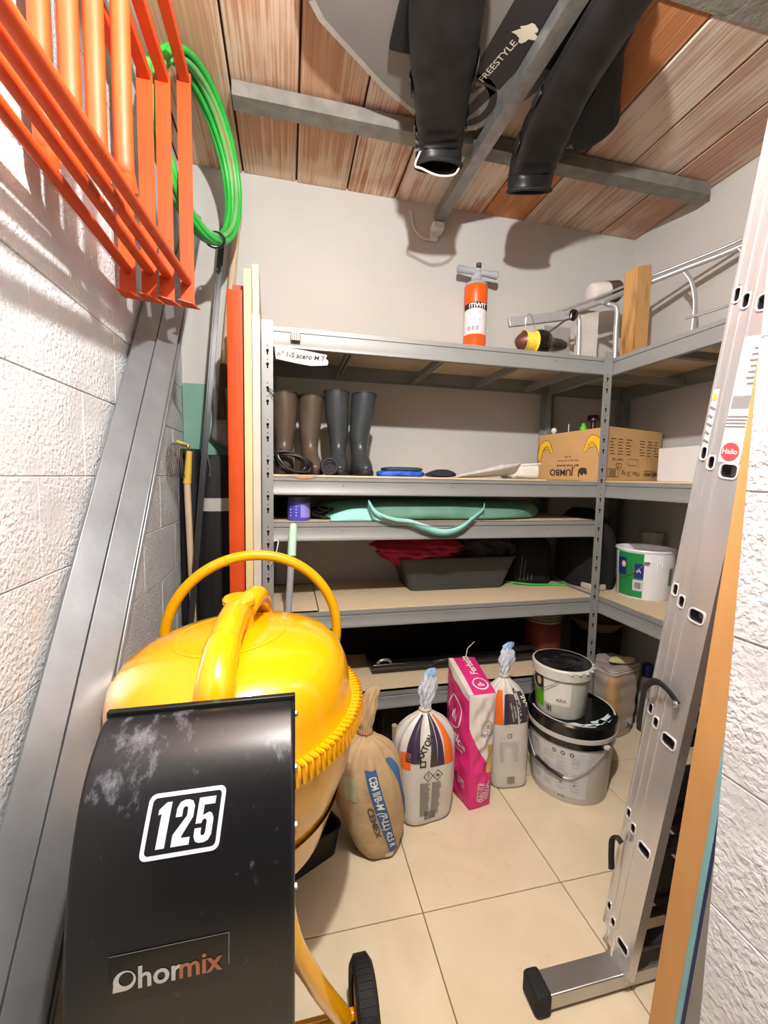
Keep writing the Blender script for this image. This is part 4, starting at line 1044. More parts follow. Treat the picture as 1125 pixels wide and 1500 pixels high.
mb.build('panel_text', txt_w, body, smooth=False, kind='stuff')
mb = MB(); fm = LW2.map(-.10, 2.75, 9.5, 13, .002)
for r_ in range(12): mb.add([fm(-.045, .032-.0055*r_), fm(.045*(.6+.4*random.random()), .032-.0055*r_), fm(.04, .0300-.0055*r_), fm(-.045, .0300-.0055*r_)], [(0,1,2,3)])
mb.build('small_print', M('fine_print2',(170,166,160),.7), body, smooth=False, kind='stuff')
mb = MB(); lettering(mb, 'CE', .022, LW2.map(-.10, 3.45, 9.5, 13, .002), bold=.0, step=.01); barcode(mb, LW2.map(-.05, 1.45, 9.5, 15, .002), .040, .028, seed=4); mb.build('barcode', M('text_mid',(96,92,90),.7), body, smooth=False)

# --- pink levelling compound bag (pillow bag standing upright)
pink = M('pink_print', (214, 44, 122), .45, 0, var=.05, vs=20, bump=.002, bs=28, coat=.1)
pale_bag = M('pale_paper', (214, 206, 200), .5, 0, var=.05, vs=20, bump=.002, bs=28)
pk = thing('levelling_bag', 'upright pink and white brick-shaped bag of floor levelling compound', 'bag', (.71, 1.49, 0))
B4 = [Vector((.668,1.378,0)), Vector((.758,1.392,0)), Vector((.805,1.590,0)), Vector((.635,1.545,0))]      # FL FR BR BL
T4 = [Vector((.652,1.376,.455)), Vector((.762,1.382,.452)), Vector((.792,1.640,.478)), Vector((.668,1.625,.487))]
def face_pt(i0, i1, u, v, bul, off=0.0):
    b = B4[i0].lerp(B4[i1], u); t_ = T4[i0].lerp(T4[i1], u); p = b.lerp(t_, v)
    n_ = (B4[i1]-B4[i0]).cross(T4[i0]-B4[i0]).normalized()
    w = math.sin(math.pi*min(1,max(0,u)))**.7*math.sin(math.pi*min(1,max(0,v)))**.5
    wv = .006*math.sin(21*v+9*u+i0*2)*math.sin(7*u+3*v)+.0035*math.sin(33*v-12*u)+.003*math.sin(55*v+8*u)*max(0,.6-v)
    return p+n_*(bul*w+off+wv*w)
def rl(u): return u
mb = MB()
mb.grid(lambda u, v: face_pt(3,0,u,v,.022), 24, 44, mi=0)
def white_mask(u, v): return u > max(.0, .0) and v > .36+.55*max(0, (u-.62))*0 and False
# front face: split in two materials along a curved line
NU, NV = 44, 120
vs = [face_pt(0,1,i/NU,j/NV,.018) for j in range(NV+1) for i in range(NU+1)]; o0 = len(mb.v); mb.v += [tuple(p) for p in vs]
for j in range(NV):
    for i in range(NU):
        u, v = (i+.5)/NU, (j+.5)/NV
        edge_u = max(0, 1-((v-.33)/.40))**1.5 if v > .33 else 2
        mb.f.append(tuple(o0+q for q in (j*(NU+1)+i, j*(NU+1)+i+1, (j+1)*(NU+1)+i+1, (j+1)*(NU+1)+i))); mb.m.append(1 if (u > edge_u*.95 and v > .33) else 0)
mb.grid(lambda u, v: face_pt(1,2,u,v,.010), 16, 30, mi=1); mb.grid(lambda u, v: face_pt(2,3,u,v,.010), 12, 20, mi=1)
def topf(u, v, off=0): 
    return (T4[0].lerp(T4[1],u)).lerp(T4[3].lerp(T4[2],u), v)+Vector((0,0,.008*math.sin(math.pi*u)*math.sin(math.pi*v)+off))
mb.grid(lambda u, v: topf(u,v), 10, 10, mi=0); mb.add(B4, [(3,2,1,0)], 0)
pkb = mb.build('bag_body', [pink, pale_bag], pk, angle=50)
mb = MB(); mb.grid(lambda u, v: topf(-.02+.18*u, v, .0012), 3, 10); mb.grid(lambda u, v: face_pt(3,0,u,.95+.055*v,.022,.0012), 12, 2); mb.build('white_seam', pale_bag, pkb)
mb = MB(); tf = lambda x, y: topf(.60-(y)/.115, .56+x/.25, .0022); 
lettering(mb, 'Ferbaita', .046, tf, bold=.018, step=.006, at=(.045,0), rot=0); n = 28
for i in range(1): ring2d(mb, tf, [(-.085+.034*math.cos(TAU*k/n), .034*math.sin(TAU*k/n)) for k in range(n)], [(-.085+.028*math.cos(TAU*k/n), .028*math.sin(TAU*k/n)) for k in range(n)])
for q in (-.010, 0, .010): mb.add([tf(-.10,q-.003), tf(-.078+abs(q)*.8*-1,q-.003), tf(-.078-abs(q)*.8,q+.003), tf(-.10,q+.003)], [(0,1,2,3)])
mb.build('top_logo', txt_w, pkb, smooth=False, label='white brand name and ring logo')
lf = lambda x, y: face_pt(3,0,.5+x/.175,y/.46,.022,.0022)
mb = MB(); n = 32
ring2d(mb, lf, [(.01+.042*math.cos(TAU*k/n), .335+.058*math.sin(TAU*k/n)) for k in range(n)], [(.01+.037*math.cos(TAU*k/n), .335+.053*math.sin(TAU*k/n)) for k in range(n)])
for q in (-.012, 0, .012): mb.add([lf(.01+q-.003,.305), lf(.01+q+.003,.305), lf(.01+q+.003,.345-abs(q)*1.2), lf(.01+q-.003,.345-abs(q)*1.2)], [(0,1,2,3)])
mb.build('ring_logo', txt_w, pkb, smooth=False); mb = MB()
lettering(mb, 'falsica', .046, lf, bold=.02, step=.006, at=(.022,.250), rot=R(-14)); lettering(mb, 'nivel', .020, lf, bold=.0, step=.006, at=(.040,.215), rot=R(-14))
for i in range(3): mb.add([lf(.030,.082+.012*i), lf(.068,.076+.012*i), lf(.068,.080+.012*i), lf(.030,.086+.012*i)], [(0,1,2,3)])
mb.build('side_letters', txt_w, pkb, smooth=False, label='white lettering', kind='stuff')
ff = lambda x, y: face_pt(0,1,.5+x/.105,y/.455,.018,.0022)
mb = MB()
for i, (tx, sz) in enumerate((('CEMENTO COLA', .010), ('FLEXIBLE', .0205), ('COLTOP', .0205), ('ESPECIAL', .0195))): lettering(mb, tx, sz, ff, bold=.015, step=.006, rot=R(90), at=(-.022+.0168*i-(.0 if i else -.003), .072))
mb.build('front_text', txt_w, pkb, smooth=False, label='white vertical lettering')
mb = MB(); ring2d(mb, ff, [(.016+.016*math.cos(TAU*k/n), .335+.020*math.sin(TAU*k/n)) for k in range(n)], [(.016+.0145*math.cos(TAU*k/n), .335+.0183*math.sin(TAU*k/n)) for k in range(n)])
for q in (-.005, 0, .005): mb.add([ff(.016+q-.0013,.325), ff(.016+q+.0013,.325), ff(.016+q+.0013,.341), ff(.016+q-.0013,.341)], [(0,1,2,3)])
lettering(mb, 'Ferbaita', .019, ff, bold=.0, step=.005, at=(.014,.305)); mb.build('front_logo', M('text_mauve',(104,70,84),.7), pkb, smooth=False)
mb = MB(); patch(mb, ff, .016, .043, .150, .262, 3, 5); mb.build('tan_patch', M('tan_print',(204,170,104),.6,0,var=.1), pkb)
mb = MB(); pth = spline([(.735,1.60,.50),(.745,1.61,.53),(.765,1.615,.545),(.775,1.61,.56)],6); mb.tube(pth, .0016, 6); mb.build('stitch_thread', cord_w, pkb)

# ================================================================ BUCKETS
def bucket(name, label, c, z0, r0, r1, h, mat, n=56):
    t = thing(name, label, 'bucket', (c[0], c[1], z0))
    Tb = Matrix.Translation((c[0], c[1], z0))
    mb = MB(); mb.lathe([(0,.004),(r0-.012,.004),(r0-.008,0),(r0-.003,0),(r0,.005),(r1,h),(r1-.003,h),(r0-.004,.012)], n, Tb)
    body = mb.build('bucket_body', mat, t, angle=40)
    def fn(off=.001):
        def g_(x, z):       # x metres around from the camera-facing direction, z height
            r_ = r0+(r1-r0)*z/h+off; ad = math.atan2(-c[1], -c[0]); a = ad+x/r1
            return Vector((c[0]+r_*math.cos(a), c[1]+r_*math.sin(a), z0+z))
        return g_
    return t, body, Tb, fn
gloss_k = M('black_lid', (16, 16, 17), .16, 0, var=.2, vs=10, coat=.5)
pail = M('pail_white', (194, 192, 187), .42, 0, var=.04, vs=8)
bx, by = 1.145, 1.450
t, bd, Tb, fn = bucket('paint_bucket', 'large white paint bucket with black lid standing on the floor tiles', (bx,by), 0, .146, .164, .302, pail)
mb = MB(); mb.lathe([(0,.318),(.150,.318),(.155,.3265),(.167,.327),(.1735,.321),(.1745,.305),(.1745,.282),(.1715,.280),(.1715,.290),(.166,.292)], 64, Tb @ Matrix.Diagonal((.976,.976,1,1))); lid = mb.build('lid', gloss_k, t, angle=35)
mb = MB(); mb.lathe([(.1690,.262),(.1745,.263),(.1760,.281),(.1700,.283)], 64, Tb @ Matrix.Diagonal((.976,.976,1,1))); mb.build('lid_band', pail, t)
mb = MB(); mb.lathe([(.1660,.236),(.1712,.237),(.1722,.261),(.1680,.2625)], 64, Tb @ Matrix.Diagonal((.976,.976,1,1))); mb.build('black_band', gloss_k, t)
mb = MB(); mb.lathe([(.1580,.3275),(.1655,.3278)], 48, Tb @ Matrix.Diagonal((.976,.976,1,1)), 0, R(-40), R(72)); mb.lathe([(.1570,.3270),(.1660,.3280)], 40, Tb @ Matrix.Diagonal((.976,.976,1,1)), 0, R(165), R(265)); mb.build('paint_rim', pail, lid)
rp = M('pale_blue_paint', (196, 220, 226), .35)
mb = MB()
for cxp, cyp, rx_, ry_, rot_ in ((.06,-.11,.060,.010,.5),(.03,-.118,.035,.012,.1),(-.07,-.115,.035,.010,-.35),(.085,-.128,.018,.010,.2),(-.02,-.128,.040,.006,.0)):
    o = [(1+.2*math.sin(5*TAU*k/24+cxp*90)) for k in range(24)]
    mb.add([Tb @ Vector((cxp+rx_*o[k]*math.cos(TAU*k/24)*math.cos(rot_)-ry_*o[k]*math.sin(TAU*k/24)*math.sin(rot_), cyp+rx_*o[k]*math.cos(TAU*k/24)*math.sin(rot_)+ry_*o[k]*math.sin(TAU*k/24)*math.cos(rot_), .3192)) for k in range(24)], [tuple(range(24))])
mb.build('paint_drips', rp, lid, kind='stuff')
lf_ = fn(.0012)
mb = MB(); patch(mb, lf_, -.215, .075, .03, .232, 24, 6); lbw = mb.build('paper_wrap', M('label_paper',(190,192,192),.55,0,var=.06,vs=40), bd)
lf_ = fn(.0022); mb = MB()
for c_ in range(5):
    for r_ in range(20):
        if random.random() < .2: continue
        w_ = .040*(.6+.4*random.random()); x0 = -.205+.054*c_; z_ = .195-.0072*r_
        mb.add([lf_(x0,z_), lf_(x0+w_,z_), lf_(x0+w_,z_-.0022), lf_(x0,z_-.0022)], [(0,1,2,3)])
mb.build('label_columns', M('print_pale',(150,154,158),.6), lbw, smooth=False, kind='stuff')
mb = MB()
for q in (-.055,-.022,.011): ring2d(mb, lf_, [(q+.008*math.cos(TAU*k/16), .208+.008*math.sin(TAU*k/16)) for k in range(16)], [(q+.005*math.cos(TAU*k/16), .208+.005*math.sin(TAU*k/16)) for k in range(16)])
for x0, x1, z_ in ((-.165,-.110,.118),(-.030,.030,.086)): mb.add([lf_(x0,z_), lf_(x1,z_-.002), lf_(x1,z_-.006), lf_(x0,z_-.004)], [(0,1,2,3)])
lettering(mb, '8142', .014, lf_, bold=.0, step=.008, at=(-.022,.028)); lettering(mb, 'V33', .02, lf_, bold=.0, step=.008, at=(-.145,.205), rot=R(-12)); mb.build('label_marks', txt_k, lbw, smooth=False, kind='stuff')
hf = fn(.012)
mb = MB(); wire = [hf(-.225,.235), hf(-.19,.19), hf(-.155,.155), hf(-.130,.135)]; w2 = [hf(-.020,.115), hf(.02,.125), hf(.07,.165), hf(.115,.215), hf(.135,.245)]
mb.tube(spline(wire+[hf(-.075,.125)]+w2,5), .0022, 8); hd = mb.build('wire_handle', steel_b, t)
mb = MB(); mb.tube([hf(-.134,.136), hf(-.07,.124), hf(-.016,.114)], .0068, 12); mb.build('handle_grip', gloss_k, hd)
for x in (-.228, .138):
    p = hf(x,.246); mb = MB(); mb.lathe([(0,0),(.012,0),(.012,.008),(0,.010)], 14, Matrix.Translation(p)); mb.build('handle_lug', pail, t)

sx_, sy_ = 1.092, 1.453
t, bd, Tb, fn = bucket('paint_bucket', 'small grey-white paint bucket with black lid stacked on the large bucket', (sx_,sy_), .3195, .094, .108, .196, M('pail_grey',(196,198,188),.42,0,var=.04))
mb = MB(); mb.lathe([(.1085,.160),(.1145,.162),(.1165,.190),(.1165,.198),(.112,.2035),(.104,.2035),(.102,.198)], 56, Tb); mb.build('rim_collar', M('rim_grey',(200,200,190),.42), t)
def lidmod(u, v): 
    a = TAU*u; r_ = .106*v
    return Tb @ Vector((r_*math.cos(a), r_*math.sin(a), .2045+.006*(1-v*v)+.003*math.sin(3*a+9*v)*v*(1-v)*4))
mb = MB(); mb.grid(lidmod, 48, 10, closeu=True); mb.lathe([(.1055,.2045),(.109,.2035),(.1105,.199)], 48, Tb); mb.build('lid', gloss_k, t, angle=60)
lf_ = fn(.0012)
mb = MB(); patch(mb, lf_, -.135, -.072, .10, .158, 6, 4); mb.build('dark_label', M('label_dark',(30,30,38),.4), bd)
mb = MB(); n = 20; mb.add([fn(.002)(-.096+.013*math.cos(TAU*k/n), .132+.018*math.sin(TAU*k/n)) for k in range(n)], [tuple(range(n))]); mb.build('label_picture', M('label_tan',(206,176,136),.5), bd, smooth=False)
mb = MB(); patch(mb, lf_, -.135, -.072, .030, .098, 6, 4); mb.build('green_label', M('label_green',(86,164,36),.4), bd)
mb = MB(); patch(mb, lf_, -.068, .040, .055, .15, 8, 4); wl_ = mb.build('white_label', M('label_offwhite',(216,214,206),.5), bd)
mb = MB(); lettering(mb, 'AZUL', .016, fn(.0022), bold=.01, step=.006, at=(.004,.078)); barcode(mb, (lambda q: (lambda x, y: q(-.046+x, .035+y)))(fn(.0022)), .024, .024, seed=3); mb.build('label_text', txt_k, wl_, smooth=False)
mb = MB(); patch(mb, fn(.0016), -.06, -.03, .018, .052, 2, 2)
hf = fn(.012); mb = MB(); mb.tube(spline([hf(-.128,.150), hf(-.11,.120), hf(-.09,.107), hf(-.06,.118), hf(-.02,.150), hf(-.008,.165)],6), .0016, 6); mb.build('wire_handle', galv, t)
mb = MB(); 
for k in range(9):
    a = R(250)+k*R(17); mb.lathe([(0,.004),(.006,.002),(.008,-.002),(.005,-.006),(0,-.007)], 8, Tb @ Matrix.Translation((.1155*math.cos(a),.1155*math.sin(a),.196)))
mb.build('paint_blobs', pail, t, kind='stuff')

# white and green paint bucket on the right shelf
gx, gy = 1.655, 1.645
t, bd, Tb, fn = bucket('paint_bucket', 'white and green open paint bucket on the right shelf', (gx,gy), .715, .112, .122, .222, M('pail_bright',(222,224,228),.3,0,var=.03))
mb = MB(); mb.lathe([(.120,.214),(.125,.217),(.127,.223),(.125,.228),(.120,.228),(.117,.222),(.116,.205)], 56, Tb); mb.build('rim', M('rim_white',(226,228,232),.3), t)
mb = MB(); mb.lathe([(0,.186),(.1155,.186)], 40, Tb); mb.build('paint_surface', M('paint_lilac',(206,204,214),.3), t)
lf_ = fn(.0010); gb = MB(); patch(gb, lf_, -.128, -.004, .008, .212, 14, 4); gp = gb.build('green_wrap', M('wrap_green',(30,128,66),.35), bd)
gb = MB(); patch(gb, fn(.0018), -.128, -.078, .105, .185, 6, 3); gb.build('blue_panel', M('wrap_navy',(34,44,112),.35), gp); gb = MB(); patch(gb, fn(.0018), -.040, -.002, .098, .165, 4, 3); gb.build('blue_panel', MATS['wrap_navy'], gp)
gb = MB(); patch(gb, fn(.0020), -.046, .0, .040, .090, 4, 3); gw = gb.build('white_panel', white_lab, gp)
gb = MB(); barcode(gb, (lambda q: (lambda x, y: q(-.023+x, .064+y)))(fn(.003)), .030, .030, seed=9); gb.build('barcode', txt_k, gw, smooth=False)
gb = MB(); n = 20; gb.add([fn(.0026)(-.092+.012*math.cos(TAU*k/n), .155+.015*math.sin(TAU*k/n)) for k in range(n)], [tuple(range(n))]); gb.build('roundel', M('roundel_tan',(222,190,150),.4), gp, smooth=False)
gb = MB(); lettering(gb, 'A', .030, fn(.0028), bold=.0, step=.01, at=(-.022,.132)); gb.build('panel_letter', txt_w, gp, smooth=False)
gb = MB(); patch(gb, fn(.0018), .112, .135, .07, .15, 3, 3); gb.build('dark_panel', M('panel_grey',(96,104,104),.4), bd)
hf = fn(.006); gb = MB(); gb.tube(spline([hf(.006,.175), hf(-.03,.135), hf(-.07,.108), hf(-.115,.088)],6), .0022, 8); gb.lathe([(0,0),(.011,0),(.011,.006),(0,.009)], 14, Matrix.Translation(hf(.008,.172))); gb.build('wire_handle', steel_b, t)
gb = MB()
for x, l_ in ((.030,.05),(.040,.03),(.052,.062),(.062,.035),(.072,.048),(.020,.03)): gb.tube([fn(.001)(x,.205), fn(.002)(x,.205-l_*.7), fn(.002)(x,.205-l_)], [.003,.0025,.0034], 6)
gb.build('paint_runs', M('run_white',(230,230,234),.25), bd, kind='stuff')

# open grey cement bag under the right shelf
gbg = thing('cement_bag', 'open grey and tan cement bag under the right shelf', 'bag', (1.60,1.75,0))
LG = Loft([(0,1.58,1.735,.078,.070,6),(.012,1.58,1.735,.088,.080,7),(.1,1.582,1.735,.094,.085,7),(.22,1.587,1.738,.102,.088,8),(.315,1.592,1.74,.110,.090,9),(.338,1.594,1.74,.106,.086,9),(.350,1.590,1.74,.098,.078,8),(.345,1.588,1.74,.060,.045,5),(.335,1.588,1.74,.02,.02,4)], lambda a,t: .02*math.sin(5*a+2*t)+.06*max(0,min(1,t-4))*math.sin(6*a+1.5*t)+.02*math.sin(9*t), R(14))
lgb = LG.mesh(80, 60).build('bag_body', M('grey_paper',(168,156,144),.8,0,var=.08,vs=18,bump=.002,bs=36), gbg, angle=70)
mb = MB(); mb.grid(lambda u, v: LG.S(-.95+.62*u-.12*math.sin(3*v), .8+3.2*v, .0016), 8, 16); mb.build('tan_panel', M('tan_paper',(186,148,104),.8), lgb)
mb = MB(); mb.grid(lambda u, v: LG.S(.28+.30*u, 1.15+.75*v, .0018), 5, 5); fm_ = mb.build('blue_logo', M('logo_pale',(176,180,186),.6), lgb)
mb = MB(); lettering(mb, 'b', .05, LG.map(.42, 1.5, 9.5, 10, .0028), bold=.03, step=.012); mb.build('logo_letter', M('logo_blue',(52,66,120),.6), fm_, smooth=False)
Lc = Loft([(.353,1.635,1.715,.04,.020,2),(.357,1.635,1.715,.068,.030,2),(.366,1.632,1.715,.070,.028,2),(.376,1.61,1.715,.045,.018,2),(.379,1.60,1.715,.01,.006,2)], lambda a,t: .08*math.sin(3*a+t))
mb = MB(); tag(Lc.mesh(32,16).build('work_glove', M('pale_yellow_cloth',(204,194,140),.8,0,var=.1,bump=.002,bs=60)), 'pale yellow cloth glove lying on the open grey cement bag', 'glove')
bt = thing('spray_bottle', 'white bottle with a blue cap behind the open cement bag', 'bottle', (1.80,1.72,0))
mb = MB(); mb.lathe([(0,0),(.034,0),(.036,.004),(.036,.22),(.030,.245),(.018,.258),(.018,.262)], 28, Matrix.Translation((1.795,1.72,0))); mb.build('bottle_body', M('bottle_white',(196,196,190),.4), bt)
mb = MB(); mb.lathe([(.019,.260),(.026,.262),(.026,.318),(.022,.325),(0,.325)], 28, Matrix.Translation((1.795,1.72,0))); mb.build('cap', M('cap_blue',(28,38,92),.4), bt)
# ================================================================ TOP SHELF
PX, PY, PZ = .928, 2.055, 1.795
pp = thing('hand_pump', 'orange and white inflator pump with grey T handle on the top shelf', 'pump', (PX,PY,PZ))
Tp = Matrix.Translation((PX,PY,PZ)); PR = .056
pump_o = M('pump_orange', (236, 90, 22), .35); pump_g = M('pump_grey', (164, 166, 172), .4); pump_w = M('pump_white', (226, 220, 222), .4, var=.03)
mb = MB(); mb.lathe([(0,0),(PR-.002,0),(PR,.004),(PR,.415),(PR-.006,.432),(0,.433)], 40, Tp); pbody = mb.build('barrel', pump_w, pp)
mb = MB(); mb.lathe([(PR,.0),(PR+.001,.003),(PR+.001,.176),(PR,.178)], 40, Tp); mb.build('orange_band', pump_o, pp)
mb = MB(); mb.lathe([(PR,.325),(PR+.001,.327),(PR+.0025,.416),(PR+.001,.422),(PR,.423)], 40, Tp); mb.build('orange_band', pump_o, pp)
def pf(off):
    ad = math.atan2(-PY, -PX)
    return lambda x, z: Vector((PX+(PR+.001+off)*math.cos(ad+x/PR), PY+(PR+.001+off)*math.sin(ad+x/PR), PZ+z))
mb = MB(); mb.grid(lambda u, v: pf(.0008)(-.066+.145*u, .296+.028*v+.006*math.sin(math.pi*u)), 16, 3); kb = mb.build('black_band', txt_k, pbody)
mb = MB(); lettering(mb, 'iTIWIT', .030, pf(.0016), bold=.03, step=.006, at=(.012,.313)); mb.build('brand_text', txt_w, kb, smooth=False, label='white brand lettering')
mb = MB()
for x, z, w_, h_ in ((-.03,.282,.010,.014),(.012,.285,.014,.007),(-.005,.258,.008,.012),(.02,.252,.006,.014)): mb.bar(pf(.001)(x,z), pf(.001)(x+w_,z-h_), .0012, .0022)
for q in range(3): mb.bar(pf(.001)(-.035+.02*q,.205), pf(.001)(-.022+.02*q,.205), .001, .020)
mb.build('pictograms', M('print_light',(170,160,170),.6), pbody, smooth=False, kind='stuff')
mb = MB(); mb.lathe([(PR+.002,.421),(PR-.002,.434),(.034,.446),(.027,.456),(.025,.488),(.029,.492),(.029,.504),(0,.508)], 32, Tp); mb.build('neck', pump_g, pp)
hl = Vector((.094,-.012,-.010)); hc_ = Vector((PX,PY-.012,PZ+.490))
for s in (-1, 1):
    mb = MB(); mb.tube([hc_+hl*(s*.15), hc_+hl*(s*.55), hc_+hl*(s*.9), hc_+hl*(s*1.06), hc_+hl*(s*1.1)], [.015,.016,.0185,.0195,.015], 14); mb.build('handle', pump_g, pp)
mb = MB(); mb.lathe([(0,0),(.013,0),(.013,.018),(.008,.022),(0,.022)], 16, Matrix.Translation(hc_+Vector((0,-.01,.018)))); mb.build('valve_knob', M('valve_dark',(76,76,80),.4), pp)

fr_ = thing('fishing_reel', 'black and yellow spinning fishing reel lying on the top shelf', 'fishing reel', (1.15,1.80,1.795))
Tr = Matrix.Translation((1.175,1.80,1.838)) @ Matrix.Rotation(R(82),4,'Z') @ Matrix.Rotation(R(90),4,'X') @ Matrix.Rotation(R(0),4,'Z')
Tr = Matrix(((0,0,1,.962),(1,0,0,1.705),(0,1,0,1.852),(0,0,0,1))) @ Matrix.Scale(1.04,4)          # local z along world +x
gk = M('reel_black', (24,18,18), .18, 0, coat=.6); ry_ = M('reel_yellow',(232,196,66),.5,0,var=.12,vs=120); rbz = M('reel_bronze',(110,70,62),.3,.5)
mb = MB(); mb.lathe([(0,0),(.012,.002),(.022,.010),(.035,.024),(.042,.034)], 28, Tr); mb.build('drag_knob', rbz, fr_)
mb = MB(); mb.lathe([(.044,.032),(.046,.034),(.040,.040),(.040,.082),(.047,.086)], 32, Tr); mb.build('line_spool', ry_, fr_)
mb = MB(); mb.lathe([(.043,.084),(.050,.088),(.054,.104),(.054,.124),(.048,.142),(.034,.152),(.028,.17),(.026,.20),(.020,.225),(.016,.235),(0,.236)], 32, Tr); mb.build('rotor', gk, fr_)
mb = MB(); mb.tube(spline([(.985,1.665,1.885),(.980,1.66,1.925),(.992,1.66,1.95),(1.01,1.665,1.945),(1.04,1.685,1.90)],6), .0016, 6); mb.build('bail_wire', steel_b, fr_)
mb = MB(); mb.tube(spline([(1.10,1.685,1.89),(1.135,1.675,1.915),(1.175,1.665,1.945),(1.20,1.66,1.95)],6), .004, 8); mb.build('crank_arm', M('crank_steel',(96,92,90),.35,.6), fr_)
mb = MB(); mb.lathe([(0,0),(.012,.002),(.020,.018),(.022,.034),(.014,.046),(0,.048)], 20, Matrix.Translation((1.20,1.66,1.945)) @ Matrix.Rotation(R(20),4,'Y') @ Matrix.Scale(.55,4,(0,1,0))); mb.build('crank_knob', gk, fr_)

# aluminium hand truck lying on the corner of the shelves
alu_s = M('dull_aluminium', (176, 177, 178), .38, .45, var=.08)
ht = thing('hand_truck', 'folded aluminium hand truck lying across the corner of the top shelves', 'hand truck', (1.5,1.8,1.795))
mb = MB(); mb.bar((1.01,1.86,1.985),(1.30,1.825,2.035), .020, .042); mb.build('sleeve_rail', alu_s, ht, bevel=.003)
mb = MB(); mb.tube(spline([(1.27,1.828,2.035),(1.45,1.79,2.10),(1.60,1.75,2.165),(1.72,1.64,2.205),(1.86,1.43,2.25),(1.90,1.20,2.33)],8), .0125, 14); mb.build('main_tube', alu_s, ht)
mb = MB(); mb.tube(spline([(1.25,1.84,2.052),(1.44,1.81,2.125),(1.60,1.77,2.195),(1.73,1.66,2.235),(1.875,1.44,2.285),(1.905,1.20,2.365)],8), .0065, 10); mb.build('thin_tube', alu_s, ht)
for (x, y, zt, x2, y2) in ((1.335,1.815,2.05,1.345,1.80), (1.478,1.78,2.10,1.505,1.75)):
    mb = MB(); mb.tube(spline([(x-.03,y,zt-.004),(x,y,zt-.012),(x2-.004,y2,zt-.04),(x2,y2,1.95),(x2+.004,y2,1.797)],6), .0115, 12); mb.build('support_leg', alu_s, ht)
for (x, y, z) in ((1.735,1.62,2.195), (1.835,1.465,2.235)):
    mb = MB(); mb.tube(spline([(x,y,z),(x+.02,y-.02,z-.05),(x+.035,y-.03,z-.13),(x+.038,y-.03,z-.24),(x+.03,y-.025,z-.30),(x+.01,y-.01,z-.345)],6), .012, 10, flat=.45, up0=(0,1,0)); mb.build('cross_strap', alu_s, ht)
mb = MB(); mb.tube(spline([(1.745,1.61,1.99),(1.80,1.53,2.0),(1.868,1.44,2.02)],6), .007, 8); mb.build('cross_rod', alu_s, ht)
mb = MB(); mb.box((1.19,1.842,1.80),(1.33,1.846,1.985)); mb.build('toe_plate', M('stained_plate',(178,176,170),.4,.6,vs=9,rgb2=(128,88,48),thr=(.60,.74)), ht)
mb = MB(); mb.box((1.352,1.834,1.80),(1.475,1.838,2.075)); mb.build('toe_plate', M('pale_plate',(206,202,194),.5,.2), ht)
Tw = Matrix(((0,0,1,1.44),(1,0,0,1.86),(0,1,0,2.165),(0,0,0,1))) @ Matrix.Rotation(R(-10),4,'X')
mb = MB(); mb.lathe([(0,0),(.030,0),(.044,.006),(.047,.02),(.047,.088)], 32, Tw); wt = mb.build('wheel_disc', pale_bag, ht)
mb = MB(); mb.lathe([(.047,.088),(.050,.090),(.050,.150),(.047,.152),(0,.152)], 32, Tw); mb.build('rubber_sleeve', M('brown_rubber',(72,60,50),.8,0,bump=.002,bs=120), wt)
wdm = M('rough_timber', (182, 138, 84), .7, 0, vs=7, rgb2=(120,82,42), thr=(.55,.75), stretch=(3,3,.6), bump=.002, bs=40)
mb = MB(); pr = [(0,0),(.108,0),(.105,.40),(.10,.445),(.06,.435),(.0,.415)]
mb.prism(pr, lambda a,b: (1.502+a*.90, 1.640+a*.17, 1.795+b*.97), lambda a,b: (1.502+a*.90-.012, 1.640+a*.17+.06, 1.795+b*.97)); tag(mb.build('timber_block', wdm, bevel=.003), 'rough timber block standing upright on the shelf corner', 'wood block')

# ================================================================ SECOND SHELF
Z2 = 1.2555
def boot(label, mat, sole_mat, x, y, rot, h, w, group, lining, lean=0.0):
    t = thing('rubber_boot', label, 'boot', (x, y, Z2), group)
    Tm = Matrix.Translation((x,y,Z2)) @ Matrix.Rotation(rot,4,'Z')
    # local: toe towards -y ; shaft centre at origin
    rows = [(.014,0,-.035,.040,.105,2.4),(.035,0,-.038,.041,.105,2.3),(.060,0,-.028,.038,.088,2.2),(.085,0,-.010,.034,.064,2.1),(.12,0,.004,.036,.050,2),(.17,0,.006,.042,.052,2),(h*.7,lean*.5,.004,.049*w,.058,2),(h*.88,lean*.8,.002,.052*w,.062,2),(h,lean,0,.054*w,.064,2)]
    L_ = Loft(rows, lambda a,t_: .012*math.sin(3*a+t_*2))
    mb = MB(); mb.grid(lambda u,v: Tm @ L_.S(TAU*u, v*L_.k), 40, 50, closeu=True)
    mb.grid(lambda u,v: Tm @ (L_.S(TAU*u, L_.k-2.6*v, -.004)), 40, 10, closeu=True)
    b_ = mb.build('boot_shell', mat, t, angle=70)
    mb = MB(); Ls = Loft([(0,0,-.036,.040,.104,2.5),(.004,0,-.036,.043,.108,2.5),(.018,0,-.036,.043,.109,2.5),(.022,0,-.036,.040,.106,2.5)]); m0 = Ls.mesh(40,8); m0.v = [tuple(Tm @ Vector(p)) for p in m0.v]; m0.build('sole', sole_mat, t)
    mb = MB(); mb.grid(lambda u,v: Tm @ L_.S(TAU*u, L_.k-.06-.10*v, .0018), 40, 2, closeu=True); mb.build('top_band', lining, b_)
    return t
olive = M('olive_rubber', (84, 72, 60), .38, 0, var=.08); olive_d = M('olive_dark',(44,34,28),.6)
blackb = M('black_boot', (54, 58, 60), .34, 0, var=.08); blackb_d = M('boot_black_dark',(22,24,26),.6)
boot('left boot of the dark brown pair behind the cable, beside the shelf post', olive, olive_d, -.013, 1.83, R(-6), .335, 1.0, 'brown rubber boots', olive_d)
